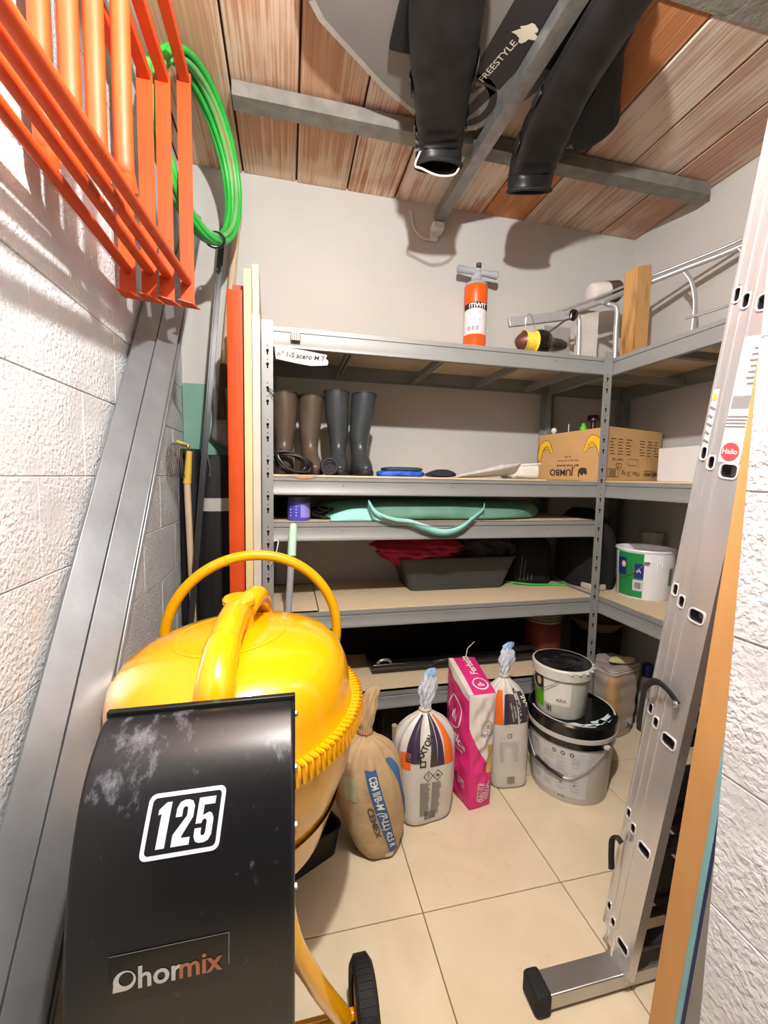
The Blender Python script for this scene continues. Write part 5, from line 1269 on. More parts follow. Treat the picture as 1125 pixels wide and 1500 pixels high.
boot('right boot of the dark brown pair, next to the black pair', olive, olive_d, .090, 1.84, R(8), .330, .98, 'brown rubber boots', olive_d, .006)
boot('left boot of the taller black pair, behind the round black light', blackb, blackb_d, .211, 1.82, R(-4), .352, 1.0, 'black rubber boots', blackb_d, -.010)
boot('right boot of the taller black pair, toe in view', blackb, blackb_d, .300, 1.81, R(4), .348, .98, 'black rubber boots', blackb_d, .018)
cab = thing('cable_coil', 'untidy coil of black cable on the shelf in front of the brown boots', 'cable', (.02,1.69,Z2))
cbm = M('cable_black',(28,27,27),.32)
rn = random.Random(11)
for k in range(9):
    mb = MB(); c_ = Vector((.018+rn.uniform(-.006,.02),1.678+.006*k*.6,Z2+.045+rn.uniform(-.008,.012))); sl = R(32+rn.uniform(-6,8)); pts = []
    for i in range(36):
        a = TAU*i/36; x = .072*math.cos(a)*(1+.08*math.sin(2*a+k)); z = .030*math.sin(a)*(1+.1*math.sin(3*a+k))
        p = c_+Vector((x*math.cos(sl)+z*math.sin(sl), .012*math.sin(a+k), -x*math.sin(sl)*.75+z*math.cos(sl))); p.z = max(p.z, Z2+.0052); pts.append(p)
    mb.tube(pts, .0048, 8, closed=True); mb.build('cable_loop', cbm, cab)
mb = MB(); mb.tube(spline([(-.046,1.665,1.335),(-.035,1.668,1.30),(-.02,1.67,1.285),(.0,1.672,1.275)],6), .0048, 8); mb.build('cable_end', cbm, cab)
tl = thing('round_lamp', 'round black torch head lying on the shelf in front of the black boots', 'torch', (.158,1.66,Z2))
Tl = Matrix.Translation((.158,1.642,Z2+.036)) @ Matrix.Rotation(R(-90),4,'X')
mb = MB(); mb.lathe([(0,.004),(.020,.004),(.024,.0),(.033,0),(.0355,.004),(.0355,.03),(.030,.05),(.022,.06),(.022,.10),(0,.10)], 36, Tl); tb_ = mb.build('torch_body', M('torch_black',(40,40,42),.4), tl)
mb = MB(); mb.lathe([(0,.0015),(.008,.0015),(.008,.003)], 20, Tl); mb.tube([Tl @ Vector((.016*math.cos(R(20+14*i)), .016*math.sin(R(20+14*i))*-1, .002)) for i in range(11)], .003, 8); mb.build('front_ridge', M('torch_dark',(20,20,22),.5), tb_)
bl = thing('folded_cloth', 'flat blue and dark green folded pouch on the second shelf', 'pouch', (.47,1.78,Z2))
mb = MB(); o = Loft([(Z2,.475,1.78,.085,.05,4),(Z2+.006,.475,1.78,.098,.058,3.4),(Z2+.020,.478,1.78,.098,.056,3),(Z2+.026,.48,1.78,.07,.04,3)], lambda a,t: .06*math.sin(5*a+t)+.04*math.sin(11*a-t)); o.mesh(64,12).build('blue_fold', M('royal_blue',(36,84,190),.55,0,var=.2,vs=40), bl)
o = Loft([(Z2+.022,.48,1.785,.07,.045,4),(Z2+.027,.485,1.785,.088,.052,4),(Z2+.037,.487,1.785,.086,.05,4),(Z2+.041,.487,1.785,.06,.035,4)], lambda a,t: .02*math.sin(3*a+t)); o.mesh(48,10).build('dark_flap', M('dark_teal',(40,58,58),.6), bl)
o = Loft([(Z2,.655,1.76,.03,.03,2.5),(Z2+.006,.655,1.76,.062,.04,2.6),(Z2+.020,.66,1.76,.058,.036,2.4),(Z2+.032,.665,1.76,.035,.022,2.2),(Z2+.035,.665,1.76,.01,.008,2)], lambda a,t: .10*math.sin(4*a+t*2)); tag(o.mesh(48,20).build('cloth_lump', M('navy_cloth',(32,34,44),.85,0,var=.2)), 'small crumpled dark navy cloth on the second shelf', 'cloth')
# white scoop-like tray with upright edge and a white round-cornered box
sc = thing('white_tray', 'thin white curved tray with a handle on the second shelf', 'tray', (.95,1.88,Z2))
def trayf(u, v):
    x = .76+.30*u; w = .10*math.sin(math.pi*(.15+.85*u)/1.4); y = 1.86+(v-.5)*2*w
    return Vector((x, y, Z2+.002+.055*abs(2*v-1)**2.2*u**.7+.02*u*u))
mb = MB(); mb.grid(trayf, 24, 16); tr_ = mb.build('tray_body', M('tray_white',(206,202,200),.4), sc, solid=.003)
mb = MB(); mb.tube([(1.05,1.80,1.318),(1.13,1.78,1.325),(1.16,1.775,1.327)], [.006,.005,.004], 8); mb.build('handle', M('tray_white2',(214,212,208),.4), sc)
mb = MB(); mb.box((1.075,1.885,Z2),(1.235,2.02,Z2+.075)); tag(mb.build('white_tub', M('tub_cream',(226,222,210),.45), bevel=.022, seg=4), 'cream white plastic tub with rounded corners next to the banana box', 'tub')

# banana box
card = M('cardboard', (190, 150, 100), .8, 0, var=.05, vs=10, bump=.0008, bs=90)
ZB = 1.2545
bxn = thing('cardboard_box', 'banana cardboard box standing upside down on the shelf corner', 'box', (1.55,1.90,ZB))
Cc = Vector((1.432,1.690,ZB)); ul = Vector((-.108,.372,0)).normalized(); ur = Vector((.372,.108,0)).normalized(); LL, LR, HB, tk = .385, .475, .248, .005
def wallbox(p, u, l, n, h0, h1, name):
    a = p; b = p+u*l; q = n*tk
    mb = MB(); mb.add([a, b, b+q, a+q, a+Vector((0,0,h0)), b+Vector((0,0,h1)), b+q+Vector((0,0,h1)), a+q+Vector((0,0,h0))], [(0,1,5,4),(1,2,6,5),(2,3,7,6),(3,0,4,7),(4,5,6,7),(0,3,2,1)])
    return mb.build(name, card, bxn, smooth=False)
wL = wallbox(Cc, ul, LL, ur, HB, HB*.95, 'side_panel'); wR = wallbox(Cc, ur, LR, ul, HB*1.02, HB*1.02, 'side_panel')
wallbox(Cc+ul*(LL-tk), ur, LR, ul*1, HB*.94, HB, 'side_panel'); wallbox(Cc+ur*(LR-tk), ul, LL, ur, HB, HB*.9, 'side_panel')
mb = MB(); mb.add([Cc, Cc+ur*LR, Cc+ur*LR+ul*LL, Cc+ul*LL], [(0,1,2,3)]); mb.build('bottom_panel', card, bxn, smooth=False, solid=.004)
def fL(off): return lambda x, y: Cc+ul*(LL-x)-ur*off+Vector((0,0,y))      # x from far-left to near-right
def fR(off): return lambda x, y: Cc+ur*x-ul*off+Vector((0,0,y))
ban = M('banana_yellow',(226,178,40),.6); ink2 = M('box_ink',(52,40,34),.8)
def banana(fn_, ox, oy, s, mir):
    for k in range(3):
        c_ = [(-.9,-.15+.28*k),(-.35,.45+.26*k),(.35,.42+.16*k),(.80,-.10+.06*k),(.95,-.95-.10*k)]
        P = [(ox+mir*s*p[0]*(1-.12*k), oy+s*p[1]*(1-.05*k)) for p in c_]
        cc = spline([(a,b,0) for a,b in P], 5); wd = [s*(.10+.50*math.sin(math.pi*min(1,i/(len(cc)-1)*.95+.03))**.8) for i in range(len(cc))]
        L1, R1 = [], []
        for i, p in enumerate(cc):
            q = (cc[min(i+1,len(cc)-1)]-cc[max(i-1,0)]).normalized(); n_ = Vector((-q.y,q.x,0)); L1.append((p+n_*wd[i]*.5)); R1.append((p-n_*wd[i]*.5))
        for mbx, dd, ex in ((mbk, .0008+.0006*k, .0022), (mby, .0011+.0006*k, 0)):
            f_ = fn_(dd); nn = len(cc)
            a_ = [f_((p.x),(p.y)) for p in [l+(l-r).normalized()*ex for l, r in zip(L1,R1)]]; b_ = [f_(p.x,p.y) for p in [r-(l-r).normalized()*ex for l, r in zip(L1,R1)]]
            mbx.add(a_+b_, [(i,i+1,nn+i+1,nn+i) for i in range(nn-1)])
mbk, mby = MB(), MB(); banana(fL, .330, .150, .056, 1); banana(fL, .050, .150, .048, -1)
mby.build('banana_print', ban, wL, smooth=False, label='printed yellow bananas', kind='stuff'); mbk.build('banana_outline', ink2, wL, smooth=False)
mb = MB(); f_ = fL(.0012); lettering(mb, 'JUMBO', .045, f_, bold=.03, rot=math.pi, at=(.155,.040)); lettering(mb, 'BEST FOOD BANANA', .0135, f_, bold=.03, rot=math.pi, at=(.190,.074)); lettering(mb, 'Plaza del Sur de Canarias', .012, f_, bold=.0, rot=math.pi, at=(.190,.098)); lettering(mb, 'Tel. 922 ', .012, f_, bold=.01, rot=math.pi, at=(.19,.118))
el = [(-.022,.0),(-.018,.016),(-.004,.020),(.014,.018),(.022,.008),(.024,-.012),(.018,-.024),(.014,-.022),(.017,-.008),(.012,-.004),(.008,-.014),(-.002,-.014),(-.004,-.004),(-.012,-.010),(-.020,-.010)]
poly_fill(mb, [(.278-a*1.1, .040-b*-1*1.1) for a, b in el], f_, .05); mb.build('box_print', ink2, wL, smooth=False, label='upside-down JUMBO print')
mb = MB(); f_ = fR(.0012); lettering(mb, 'Max. 20 kg', .034, f_, bold=.0, rot=math.pi, at=(.215,.036)); lettering(mb, 'JUMBO', .026, f_, bold=.03, rot=math.pi, at=(.365,.036)); lettering(mb, 'BEST FOOD BANANA', .009, f_, bold=.02, rot=math.pi, at=(.37,.052)); poly_fill(mb, [(.425-a*.8,.034-b*-1*.7) for a, b in el], f_, .05)
o1 = rrect(.185,.270,.075,.108,.008,3); o2 = rrect(.187,.268,.077,.106,.007,3); ring2d(mb, f_, o1, o2)
for i in range(12): mb.add([f_(.045+.0042*i,.022), f_(.0472+.0042*i,.022), f_(.0472+.0042*i,.052), f_(.045+.0042*i,.052)], [(0,1,2,3)])
ring2d(mb, f_, [(.03,.018),(.118,.018),(.118,.058),(.03,.058)], [(.033,.021),(.115,.021),(.115,.055),(.033,.055)])
lettering(mb, 'Lugar: Lug', .020, f_, bold=.01, rot=math.pi, at=(.105,.100)); lettering(mb, 'CD', .034, f_, bold=.01, rot=math.pi, at=(.115,.075))
for r_ in range(6):
    for c_ in range(2):
        for w_ in range(3):
            x0 = .035+.24*c_+.062*w_+random.uniform(0,.01); z_ = .200-.014*r_; l_ = random.uniform(.025,.045)
            mb.add([f_(x0,z_), f_(x0+l_,z_), f_(x0+l_,z_-.004), f_(x0,z_-.004)], [(0,1,2,3)])
mb.build('box_print', M('box_ink_soft',(96,72,52),.8), wR, smooth=False, label='upside-down brown printing')
# bits sticking out of the box
def small(name, label, cat, c, prof, mat): 
    mb = MB(); mb.lathe(prof, 18, Matrix.Translation(c)); return tag(mb.build(name, mat), label, cat)
small('green_cap_bottle', 'bottle with a bright green cap sticking out of the banana box', 'bottle', (1.475,1.90,ZB+.006), [(0,0),(.022,0),(.022,.21),(.014,.23),(.014,.24),(.018,.242),(.018,.262),(.011,.27),(.008,.284),(0,.286)], M('lime_cap',(90,204,30),.4))
small('red_cap_bottle', 'dark bottle with a wine red cap sticking out of the banana box', 'bottle', (1.60,1.985,ZB+.006), [(0,0),(.030,0),(.030,.22),(.012,.265),(.012,.310),(.030,.313),(.030,.335),(.026,.342),(0,.342)], M('wine_cap',(66,28,30),.35))
small('white_knob_stick', 'white round-ended stick poking out at the left of the banana box', 'stick', (1.365,1.985,ZB+.006), [(0,0),(.007,0),(.007,.235),(.012,.24),(.015,.252),(.010,.264),(0,.267)], M('knob_white',(224,218,214),.4))
small('thin_white_rod', 'thin white rod poking out of the banana box', 'rod', (1.412,1.93,ZB+.006), [(0,0),(.0022,0),(.0022,.282),(0,.283)], M('rod_white',(226,222,220),.4))
mb = MB(); mb.box((1.80,1.50,1.2545),(1.885,1.755,1.42)); mb.box((1.82,1.42,1.2545),(1.885,1.50,1.36)); tag(mb.build('foam_block', M('polystyrene',(222,222,222),.8,0,var=.02,bump=.001,bs=150), bevel=.004), 'stepped white polystyrene block on the right shelf behind the box', 'foam block')
mb = MB(); mb.tube([(1.78,1.52,1.273),(1.66,1.36,1.273)], .018, 18); tag(mb.build('white_roll', M('roll_white',(228,228,226),.6)), 'small white roll lying beside the polystyrene block', 'roll')

# ================================================================ THIRD SHELF
cn = thing('blue_can', 'violet-blue tin with a grey lid on the third shelf by the left post', 'tin', (.043,1.74,1.072))
Tc = Matrix.Translation((.043,1.73,1.072)); mb = MB(); mb.lathe([(0,0),(.043,0),(.045,.003),(.045,.074),(.043,.078),(0,.078)], 36, Tc); cb_ = mb.build('tin_body', M('violet_blue',(78,74,190),.4), cn)
mb = MB(); mb.lathe([(.043,.077),(.041,.08),(.040,.094),(.036,.098),(0,.098)], 36, Tc); mb.build('tin_lid', M('lid_grey',(92,92,96),.4), cn)
mb = MB(); fc = lambda x, z: Vector((.043+.0458*math.sin(x/.045), 1.73-.0458*math.cos(x/.045), 1.072+z)); patch(mb, fc, .006, .060, .014, .070, 6, 4); mb.build('pale_panel', M('lilac_panel',(152,144,220),.4), cb_)
mb = MB(); fc2 = lambda x, z: Vector((.043+.0466*math.sin(x/.045), 1.73-.0466*math.cos(x/.045), 1.072+z))
for r_ in range(4): mb.add([fc2(-.038,.020+.012*r_), fc2(-.008,.020+.012*r_), fc2(-.008,.024+.012*r_), fc2(-.038,.024+.012*r_)], [(0,1,2,3)])
mb.build('tin_print', white_lab, cb_, smooth=False)
mint_f = M('mint_fabric', (96, 140, 122), .7, 0, var=.15, vs=9, bump=.003, bs=16); mint_b = M('mint_strap', (142, 206, 198), .6)
mbg = thing('folded_bag', 'flat mint green fabric bag with carrying straps on the third shelf', 'bag', (.65,1.85,1.072))
Lm = Loft([(1.0735,.64,1.86,.44,.13,4),(1.080,.64,1.86,.50,.175,4),(1.105,.645,1.862,.515,.18,3.4),(1.135,.65,1.865,.50,.165,3),(1.152,.66,1.87,.42,.13,3),(1.158,.66,1.87,.2,.05,3)], lambda a,t: .03*math.sin(4*a+t)+.018*math.sin(9*a-2*t)); lm_ = Lm.mesh(90,30).build('bag_body', mint_f, mbg, angle=70)
mb = MB(); o = [(.18,1.69),(.39,1.685),(.40,1.69),(.34,1.75),(.22,1.78)]; mb.grid(lambda u, v: Vector((.165+.25*u, 1.668+.02*v, 1.0745+.048*v*math.sin(math.pi*(.12+.8*u)))), 14, 5); mb.build('light_flap', mint_b, lm_, solid=.002)
def ribbon(mb, pts, w, up):
    P = spline(pts, 8); vs = []
    for i, p in enumerate(P):
        u_ = Vector(up) if not callable(up) else up(i/(len(P)-1)); vs += [p-u_*w/2, p+u_*w/2]
    mb.add(vs, [(2*i,2*i+1,2*i+3,2*i+2) for i in range(len(P)-1)])
mb = MB(); ribbon(mb, [(.315,1.66,1.147),(.34,1.618,1.105),(.40,1.612,1.082),(.475,1.610,1.072),(.54,1.608,1.050),(.60,1.606,1.032),(.655,1.606,1.033),(.705,1.608,1.052),(.745,1.610,1.082),(.80,1.625,1.118),(.825,1.67,1.137)], .030, lambda q: Vector((.25*math.sin(q*6),-.35-.2*math.sin(q*9),.85)).normalized()); mb.build('carry_strap', mint_b, mbg, solid=.002)
mb = MB(); ribbon(mb, [(.32,1.665,1.14),(.36,1.615,1.095),(.42,1.609,1.075),(.48,1.611,1.068),(.56,1.611,1.050),(.63,1.611,1.045),(.69,1.611,1.060),(.72,1.612,1.075)], .020, lambda q: Vector((0,-.8,.5)).normalized()); mb.build('carry_strap', M('strap_grey',(146,148,146),.6), mbg, solid=.002)
dk = thing('dark_cable_bundle', 'tangled dark cable between the blue tin and the mint bag', 'cable', (.15,1.78,1.072))
for k in range(5):
    mb = MB(); pts = [Vector((.15+.045*math.cos(TAU*i/24)*(1+.1*k*.3)-.005*k, 1.775+.03*math.sin(TAU*i/24+k), 1.080+.012*k*.6+.012*math.sin(TAU*i/24*2+k)**2)) for i in range(24)]; mb.tube(pts, .0045, 8, closed=True); mb.build('cable_loop', cbm, dk)
dkm = M('very_dark_cloth', (18,18,19), .85, 0, var=.3)
tag(Loft([(1.073,-.02,1.95,.05,.08,3),(1.08,-.02,1.95,.055,.09,3),(1.14,-.02,1.95,.05,.085,3),(1.155,-.02,1.95,.03,.05,2.4)]).mesh(32,10).build('dark_pouch', dkm), 'black pouch at the back of the third shelf behind the tin', 'pouch')

# ================================================================ FOURTH SHELF
Z4 = .7195
tu = thing('plastic_tub', 'dark grey rectangular plastic tub holding clothes on the fourth shelf', 'tub', (.81,1.93,Z4))
mb = MB(); o0_ = rrect(-.238,.238,-.105,.105,.025,4); n = len(o0_); cxt, cyt = .80, 1.965
rws = [(1,1,0),(1.0,1.0,.003),(1.21,1.30,.150),(1.245,1.36,.152),(1.245,1.36,.160),(1.19,1.28,.160),(.97,.96,.008)]
for q in range(len(rws)-1):
    a, b = rws[q], rws[q+1]
    mb.add([(cxt+x*a[0],cyt+y*a[1],Z4+a[2]) for x,y in o0_]+[(cxt+x*b[0],cyt+y*b[1],Z4+b[2]) for x,y in o0_], [(i,(i+1)%n,n+(i+1)%n,n+i) for i in range(n)])
mb.add([(cxt+x*.97,cyt+y*.96,Z4+.008) for x,y in o0_], [tuple(range(n))]); mb.add([(cxt+x,cyt+y,Z4) for x,y in o0_], [tuple(range(n))])
mb.build('tub_body', M('dark_plastic',(62,64,64),.5,0,var=.06), tu, angle=40)
wine = M('raspberry_cloth', (158, 24, 66), .85, 0, var=.25, vs=22, bump=.004, bs=22)
Lp = Loft([(Z4+.10,.66,1.95,.12,.08,2.4),(Z4+.155,.64,1.94,.19,.10,2.6),(Z4+.19,.62,1.92,.21,.11,2.6),(Z4+.225,.60,1.92,.20,.10,2.4),(Z4+.250,.62,1.93,.14,.07,2.2),(Z4+.258,.63,1.93,.05,.03,2)], lambda a,t: .10*math.sin(3*a+1.7*t)+.05*math.sin(8*a-2*t)+.035*math.sin(15*a+4*t)+.03*math.sin(9*t+3*a))
tag(Lp.mesh(120,60).build('folded_garment', wine, angle=70), 'raspberry red folded garment hanging over the left end of the grey tub', 'clothing')
Lp = Loft([(Z4+.10,.95,1.97,.11,.08,2.4),(Z4+.16,.96,1.96,.15,.10,2.6),(Z4+.20,.965,1.95,.155,.10,2.6),(Z4+.235,.96,1.95,.13,.09,2.4),(Z4+.262,.95,1.95,.08,.05,2.2),(Z4+.268,.95,1.95,.03,.02,2)], lambda a,t: .08*math.sin(4*a+1.9*t)+.05*math.sin(9*a-2*t)+.04*math.sin(13*a+5*t))
tag(Lp.mesh(80,40).build('folded_garment', M('charcoal_cloth',(52,48,54),.8,0,var=.4,vs=30,bump=.004,bs=22), angle=70), 'charcoal crumpled garment in the right end of the grey tub', 'clothing')
sack = tag(Loft([(.7165,1.24,1.98,.10,.08,4),(.73,1.24,1.98,.11,.085,4),(.90,1.24,1.98,.108,.08,3.5),(.96,1.24,1.98,.07,.05,2.5)], lambda a,t: .03*math.sin(5*a+t)).mesh(48,20).build('black_sack', dkm), 'black sack standing at the right end of the fourth shelf', 'sack')
mb = MB()
for q in range(4): mb.tube(spline([(1.155+.02*q,1.905-.004*q,.74),(1.16+.02*q,1.900,.82),(1.165+.022*q,1.903,.87)],5), .0016, 6)
mb.build('pale_cords', M('cord_dim',(120,118,116),.7), sack, kind='stuff')
mb = MB(); mb.tube(spline([(1.10,1.95,.7245),(1.20,1.88,.7235),(1.30,1.865,.7215),(1.385,1.85,.7215)],6), .008, 8, flat=.6); tag(mb.build('green_strip', M('green_strip',(70,190,70),.4)), 'bright green strip lying on the fourth shelf near the corner post', 'strip')
pot = thing('grey_pot', 'grey plastic flower pot on the right shelf behind the paint bucket', 'pot', (1.826,1.785,.7145))
mb = MB(); mb.lathe([(0,0),(.042,0),(.050,.245),(.055,.247),(.057,.282),(.052,.282),(.050,.252),(.042,.01),(0,.01)], 36, Matrix.Translation((1.826,1.785,.7145))); mb.build('pot_body', M('pot_grey',(150,146,134),.6), pot)
tag(Loft([(.715,1.535,1.90,.08,.12,4),(.73,1.535,1.90,.10,.15,4),(.92,1.53,1.90,.10,.15,3),(1.05,1.52,1.92,.085,.12,2.6),(1.11,1.52,1.93,.04,.06,2.2)], lambda a,t: .05*math.sin(4*a+2*t)+.04*math.sin(7*a-t)).mesh(60,30).build('black_bag', dkm), 'full black bag standing on the right shelf in the corner', 'bag')
mb = MB(); mb.box((1.44,1.735,.7145),(1.53,1.815,.745)); tag(mb.build('white_rag', M('pale_rag',(176,170,156),.85), bevel=.008), 'small pale rag beside the paint bucket on the right shelf', 'rag')

# ================================================================ BOTTOM SHELF AND FLOOR BELOW
Z5 = .3605
cs = thing('black_case', 'long flat glossy black case lying on the bottom shelf', 'case', (.79,1.88,Z5))
mb = MB(); mb.box((.37,1.795,Z5),(1.20,1.96,Z5+.045)); cb_ = mb.build('case_body', M('case_black',(18,17,18),.22,0,coat=.4), cs, bevel=.008, seg=3)
mb = MB(); mb.box((.368,1.793,Z5+.018),(1.202,1.962,Z5+.026)); mb.build('case_seam', M('seam_grey',(64,60,60),.3,.4), cb_, bevel=.001)
mb = MB(); mb.tube(spline([(.395,1.80,Z5+.047),(.41,1.80,Z5+.060),(.44,1.80,Z5+.063),(.46,1.80,Z5+.05)],5), .007, 10); mb.build('latch', M('latch_steel',(150,146,142),.25,.7), cb_); mb = MB(); mb.tube(spline([(.66,1.79,Z5+.035),(.70,1.775,Z5+.05),(.80,1.775,Z5+.052),(.86,1.79,Z5+.036)],5), .008, 10); mb.build('carry_handle', M('handle_dark',(58,54,52),.3,.3), cb_)
mb = MB(); mb.box((1.03,1.80,Z5+.046),(1.20,1.86,Z5+.075)); tag(mb.build('black_tool', M('tool_black',(26,25,25),.4), bevel=.012), 'small black tool handle lying on the right end of the long case', 'tool')
tag(Loft([(Z5+.001,.80,2.05,.50,.03,5),(Z5+.02,.80,2.05,.53,.035,5),(.55,.80,2.05,.53,.036,5),(.625,.80,2.05,.50,.03,5)], lambda a,t: .02*math.sin(6*a+t)).mesh(60,12).build('black_sheet_roll', dkm), 'wide black wrapped sheet standing at the back of the bottom shelf', 'sheet')
tag(Loft([(Z5+.001,.10,1.93,.10,.12,4),(Z5+.02,.10,1.93,.12,.13,4),(.56,.10,1.93,.12,.13,4),(.61,.10,1.93,.09,.10,3)]).mesh(48,12).build('dark_box_bag', dkm), 'dark bag on the bottom shelf behind the mixer', 'bag')
rbx = thing('red_container', 'dark red container with a striped lid on the bottom shelf by the corner', 'container', (1.27,1.88,Z5))
mb = MB(); mb.lathe([(0,0),(.085,0),(.09,.01),(.09,.15),(.085,.17)], 36, Matrix.Translation((1.298,1.90,Z5))); mb.build('container_body', M('dark_red',(110,46,34),.6,0,var=.3,vs=12), rbx)
mb = MB()
for q in range(4): mb.lathe([(.084,.168+.016*q),(.09,.172+.016*q),(.09,.180+.016*q),(.084,.183+.016*q)], 36, Matrix.Translation((1.298,1.90,Z5)))
mb.lathe([(0,.235),(.084,.235),(.084,.23)],36,Matrix.Translation((1.298,1.90,Z5))); mb.build('striped_lid', M('lid_beige',(150,140,128),.6), rbx)
bsk = thing('round_basin', 'dim brown basin on top of black containers under the right shelf', 'basin', (1.62,1.98,.44))
mb = MB(); mb.lathe([(0,.44),(.10,.44),(.15,.50),(.155,.505),(.148,.505),(.095,.45),(0,.45)], 40, Matrix.Translation((1.68,1.965,0))); mb.build('basin_body', M('basin_brown',(120,98,82),.7), bsk)
mb = MB(); mb.lathe([(0,0),(.115,0),(.13,.40),(.13,.439),(0,.439)], 36, Matrix.Translation((1.69,1.98,0))); tag(mb.build('black_barrel', dkm), 'black round container standing on the floor in the back corner', 'container')
mb = MB(); mb.box((.42,1.78,0),(.78,2.05,.25)); mb.box((.40,1.76,.25),(.80,2.07,.275)); tag(mb.build('black_crate', M('crate_black',(20,20,20),.6), bevel=.006), 'black lidded crate on the floor under the bottom shelf', 'crate')
mb = MB(); mb.box((.86,1.80,0),(1.22,2.05,.22)); mb.box((.845,1.785,.22),(1.235,2.06,.24)); tag(mb.build('black_crate', M('crate_black2',(26,24,24),.6), bevel=.006), 'lower black crate on the floor behind the buckets', 'crate')
mb = MB(); mb.tube([(.468,1.72,0),(.455,1.70,.17)], .012, 12); tag(mb.build('wooden_stick', ash), 'short wooden stick standing behind the white adhesive bag', 'stick')
stb = thing('striped_pack', 'black pack with white stripes standing behind the ladder foot', 'pack', (1.22,.92,0))
mb = MB(); mb.box((1.06,.88,.0),(1.40,1.02,.36)); sp_ = mb.build('pack_body', dkm, stb, bevel=.01)
mb = MB()
for z_ in (.20,.26,.31): mb.box((1.058,.878,z_),(1.402,1.022,z_+.008))
mb.build('white_stripes', M('stripe_white',(190,186,178),.6), sp_)

# ================================================================ WAKEBOARDS UNDER THE CEILING
bdg = M('board_grey', (118, 114, 110), .45, 0, var=.05, vs=6); edgeg = M('board_edge', (156, 154, 146), .5)
wk = thing('wakeboard', 'grey wakeboard with boot bindings stored face down under the ceiling', 'wakeboard', (.45,1.2,2.565))
ZW = 2.572
ol = [(.02,.72),(.036,1.22),(.056,1.305),(.088,1.350),(.314,1.514),(.47,1.600),(.545,1.636),(.63,1.620),(.70,1.592),(.76,1.53),(.83,1.40),(.87,1.20),(.87,.72)]
mb = MB(); mb.prism(ol, lambda a,b: (a,b,ZW), lambda a,b: (a,b,ZW+.026)); wb_ = mb.build('board', bdg, wk, bevel=.004)
cxo, cyo = .46, 1.15
mb = MB(); ring2d(mb, lambda a,b: Vector((a,b,ZW-.0008)), [(a,b) for a,b in ol[2:9]]+[(.70,1.592)], [(cxo+(a-cxo)*.955,cyo+(b-cyo)*.955) for a,b in ol[2:9]]+[(.69,1.57)]); mb.f.pop(); mb.m.pop(); mb.build('edge_band', edgeg, wb_, smooth=False)
gd = lambda a,b: Vector((a,b,ZW-.0012)); gd2 = lambda a,b: Vector((a,b,ZW-.0020))
dkp = M('graphic_dark',(40,36,38),.5); n = 36
mb = MB(); ring2d(mb, gd, [(.612+.105*math.cos(TAU*k/n),1.49+.105*math.sin(TAU*k/n)) for k in range(n)], [(.612+.078*math.cos(TAU*k/n),1.49+.078*math.sin(TAU*k/n)) for k in range(n)])
mb.add([gd(.55,1.47),gd(.64,1.42),gd(.62,1.455)], [(0,1,2)]); mb.add([gd(.55,1.54),gd(.61,1.49),gd(.60,1.57)], [(0,1,2)]); mb.add([gd(.655,1.42),gd(.695,1.43),gd(.63,1.58),gd(.60,1.575)], [(0,1,2,3)])
mb.add([gd(.62,1.08),gd(.80,1.08),gd(.70,1.42),gd(.585,1.395)], [(0,1,2,3)]); mb.build('dark_graphic', dkp, wb_, smooth=False)
mb = MB(); lettering(mb, 'FREESTYLE', .032, lambda x, y: gd2(.648+.30*x-.95*y, 1.335-.95*x-.30*y), bold=.01); poly_fill(mb, [(.690+.036*(1+.35*math.sin(5*TAU*k/20))*math.cos(TAU*k/20), 1.235+.024*(1+.3*math.sin(4*TAU*k/20+1))*math.sin(TAU*k/20)) for k in range(20)], gd2, .05)
mb.build('pale_graphic', M('graphic_cream',(206,200,180),.5), wb_, smooth=False, label='cream splash and lettering')
neo = M('neoprene', (18,18,19), .7, 0, var=.3, vs=12, bump=.002, bs=40); neo_s = M('boot_vinyl',(20,19,20),.45,0,var=.4,vs=20)
def binding(parent, rows, nm):
    k = len(rows)
    def f(u, v, q=1.0):
        t = v*(k-1); c = interp([r[:3] for r in rows], t); w, d_ = interp([r[3:5] for r in rows], t)
        e = 1e-2; c2 = interp([r[:3] for r in rows], min(k-1, t+e)); c1 = interp([r[:3] for r in rows], max(0, t-e))
        dv = (Vector(c2)-Vector(c1)).normalized(); sx = Vector((1,0,0)); sx = (sx-dv*sx.dot(dv)).normalized(); sy = dv.cross(sx)
        a = TAU*u; m_ = q*(1+.05*math.sin(4*a+7*v)+.03*math.sin(9*v*TAU)*abs(math.sin(a)))
        return Vector(c)+sx*(w*m_*math.copysign(abs(math.cos(a))**.75, math.cos(a)))+sy*(d_*m_*math.copysign(abs(math.sin(a))**.75, math.sin(a)))
    mb = MB(); mb.grid(f, 44, 48, closeu=True); mb.add([f(i/44,0) for i in range(44)], [tuple(range(44))])
    mb.grid(lambda u, v: f(u, 1-.30*v, .84), 44, 8, closeu=True); mb.add([f(i/44,.70,.84) for i in range(44)], [tuple(range(44))])
    b_ = mb.build(nm, neo_s, parent, angle=70)
    mb = MB(); mb.tube([f(i/44,1) for i in range(44)], .007, 8, closed=True); mb.build('cuff_edge', neo, b_)
    # overlapping tongue and ankle panels
    mb = MB(); mb.grid(lambda u, v: f(.60+.22*u, .30+.66*v, 1.045), 10, 24); mb.build('tongue_panel', neo, b_, solid=.004)
    for v0 in (.38, .62):
        mb = MB(); mb.grid(lambda u, v: f(.45+.58*u, v0+.075*v+.02*math.sin(TAU*u), 1.075), 26, 3); mb.build('binding_strap', M('strap_black',(30,30,32),.5), b_, solid=.004)
    return b_, f
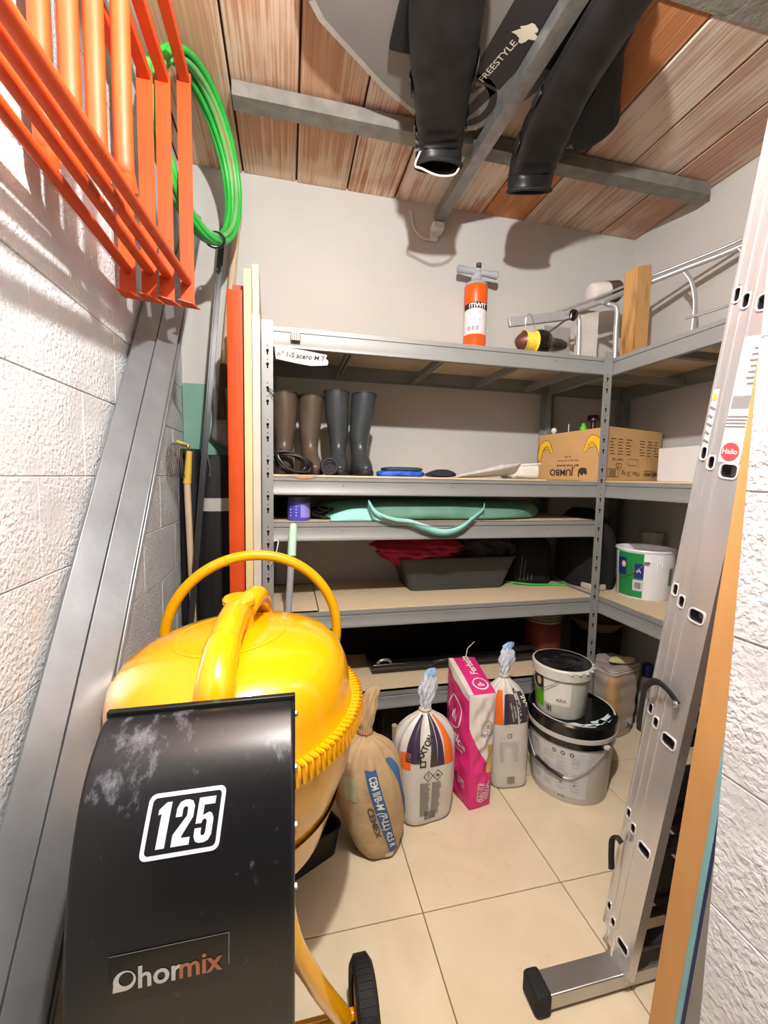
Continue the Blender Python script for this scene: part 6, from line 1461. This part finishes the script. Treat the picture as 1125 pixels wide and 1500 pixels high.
b_, f_ = binding(wk, [(.375,1.00,2.515,.085,.034),(.395,1.10,2.505,.094,.045),(.430,1.22,2.490,.096,.056),(.468,1.33,2.478,.092,.062),(.497,1.42,2.466,.088,.058),(.515,1.485,2.452,.085,.054),(.526,1.525,2.420,.080,.050),(.530,1.535,2.375,.078,.048)], 'left_boot')
mb = MB(); mb.tube(spline([f_(.46,.90),f_(.47,.98)+Vector((-.015,0,-.02)),Vector((.462,1.52,2.345)),Vector((.520,1.51,2.325)),Vector((.585,1.52,2.345)),f_(.03,.97)],6), .0035, 8); mb.build('lace_loop', cord_w, b_)
for v, u in ((.76,.44),(.84,.45),(.68,.45)):
    mb = MB(); mb.tube([f_(u,v,1.05), f_(u+.06,v+.01,1.06)], .005, 6); mb.build('lace_hook', steel_b, b_)
mb = MB(); mb.bar(f_(.70,.86,1.06), f_(.74,.87,1.06), .002, .008); mb.build('boot_tag', M('tag_yellow',(150,138,100),.6), b_)
mb = MB(); mb.box((.30,.95,2.548),(.50,1.36,2.571)); mb.build('binding_plate', neo, wk, bevel=.006)
b2_, f2_ = binding(wk, [(.846,.96,2.500,.066,.030),(.850,1.08,2.496,.070,.036),(.857,1.20,2.490,.074,.042),(.870,1.31,2.486,.082,.046),(.886,1.41,2.476,.086,.050),(.904,1.50,2.462,.086,.048),(.918,1.560,2.440,.084,.048),(.926,1.585,2.385,.080,.048)], 'right_boot')
mb = MB(); rr_ = [f2_(.72,.84,1.06)+Vector((.028+.016*math.cos(TAU*k/16),-.004,.018*math.sin(TAU*k/16))) for k in range(16)]; mb.tube(rr_, .003, 6, closed=True); mb.bar(f2_(.70,.83,1.06)+Vector((-.022,-.004,0)), f2_(.72,.84,1.06)+Vector((.010,-.004,0)), .004, .006); mb.build('lace_ring', M('ring_grey',(150,148,146),.4), b2_)
mb = MB(); mb.bar(f2_(.70,.60,1.09)+Vector((-.025,-.004,0)), f2_(.70,.62,1.09)+Vector((.016,-.004,-.008)), .003, .009); mb.build('boot_tag', MATS['ring_grey'], b2_)
mb = MB(); mb.box((.79,.95,2.548),(.868,1.30,2.571)); mb.build('binding_plate', neo, wk, bevel=.006)
ba = thing('board_bag', 'black padded board bag hanging under the ceiling to the right of the boots', 'bag', (.97,1.35,2.50))
ob_ = [(.885,1.02),(.89,1.30),(.905,1.50),(.94,1.620),(1.02,1.635),(1.11,1.605),(1.175,1.52),(1.185,1.43),(1.13,1.36),(1.06,1.27),(1.0,1.19),(.95,1.06)]
Pc = spline([(a,b,0) for a,b in ob_], 4, closed=True); n = len(Pc); cen = Vector((1.0,1.40,0))
mb = MB(); lay = [(2.612,.90),(2.602,.985),(2.585,1.0),(2.565,.99),(2.552,.95),(2.545,.86),(2.541,.6),(2.540,.2)]
for q in range(len(lay)-1):
    (za,sa),(zb_,sb2) = lay[q], lay[q+1]
    mb.add([Vector((cen.x+(p.x-cen.x)*sa, cen.y+(p.y-cen.y)*sa, za)) for p in Pc]+[Vector((cen.x+(p.x-cen.x)*sb2, cen.y+(p.y-cen.y)*sb2, zb_)) for p in Pc], [(i,(i+1)%n,n+(i+1)%n,n+i) for i in range(n)])
mb.add([Vector((cen.x+(p.x-cen.x)*.9, cen.y+(p.y-cen.y)*.9, 2.612)) for p in Pc], [tuple(range(n))]); mb.add([Vector((cen.x+(p.x-cen.x)*.2, cen.y+(p.y-cen.y)*.2, 2.540)) for p in Pc], [tuple(range(n))])
bb_ = mb.build('bag_body', neo, ba, angle=70)
mb = MB(); mb.tube(spline([(.94,1.50,2.545),(1.0,1.525,2.543),(1.08,1.50,2.546),(1.15,1.45,2.556)],6), .003, 6); mb.build('piping', M('piping_grey',(60,62,64),.5), bb_)
mb = MB(); mb.tube(spline([(.94,1.57,2.553),(1.0,1.59,2.552),(1.06,1.58,2.553),(1.13,1.53,2.556)],6), .0025, 6); mb.build('piping', MATS['piping_grey'], bb_)
mb = MB(); lettering(mb, 'GUL', .03, lambda x, y: Vector((1.055+.9*x-.3*y,1.545-.3*x-.9*y,2.5415)), bold=.02); mb.build('bag_letters', M('tag_grey',(150,146,136),.6), bb_, smooth=False)
mb = MB(); mb.bar((1.05,1.592,2.552),(1.09,1.580,2.550), .004, .010); mb.build('bag_tag', MATS['tag_grey'], bb_, smooth=False)
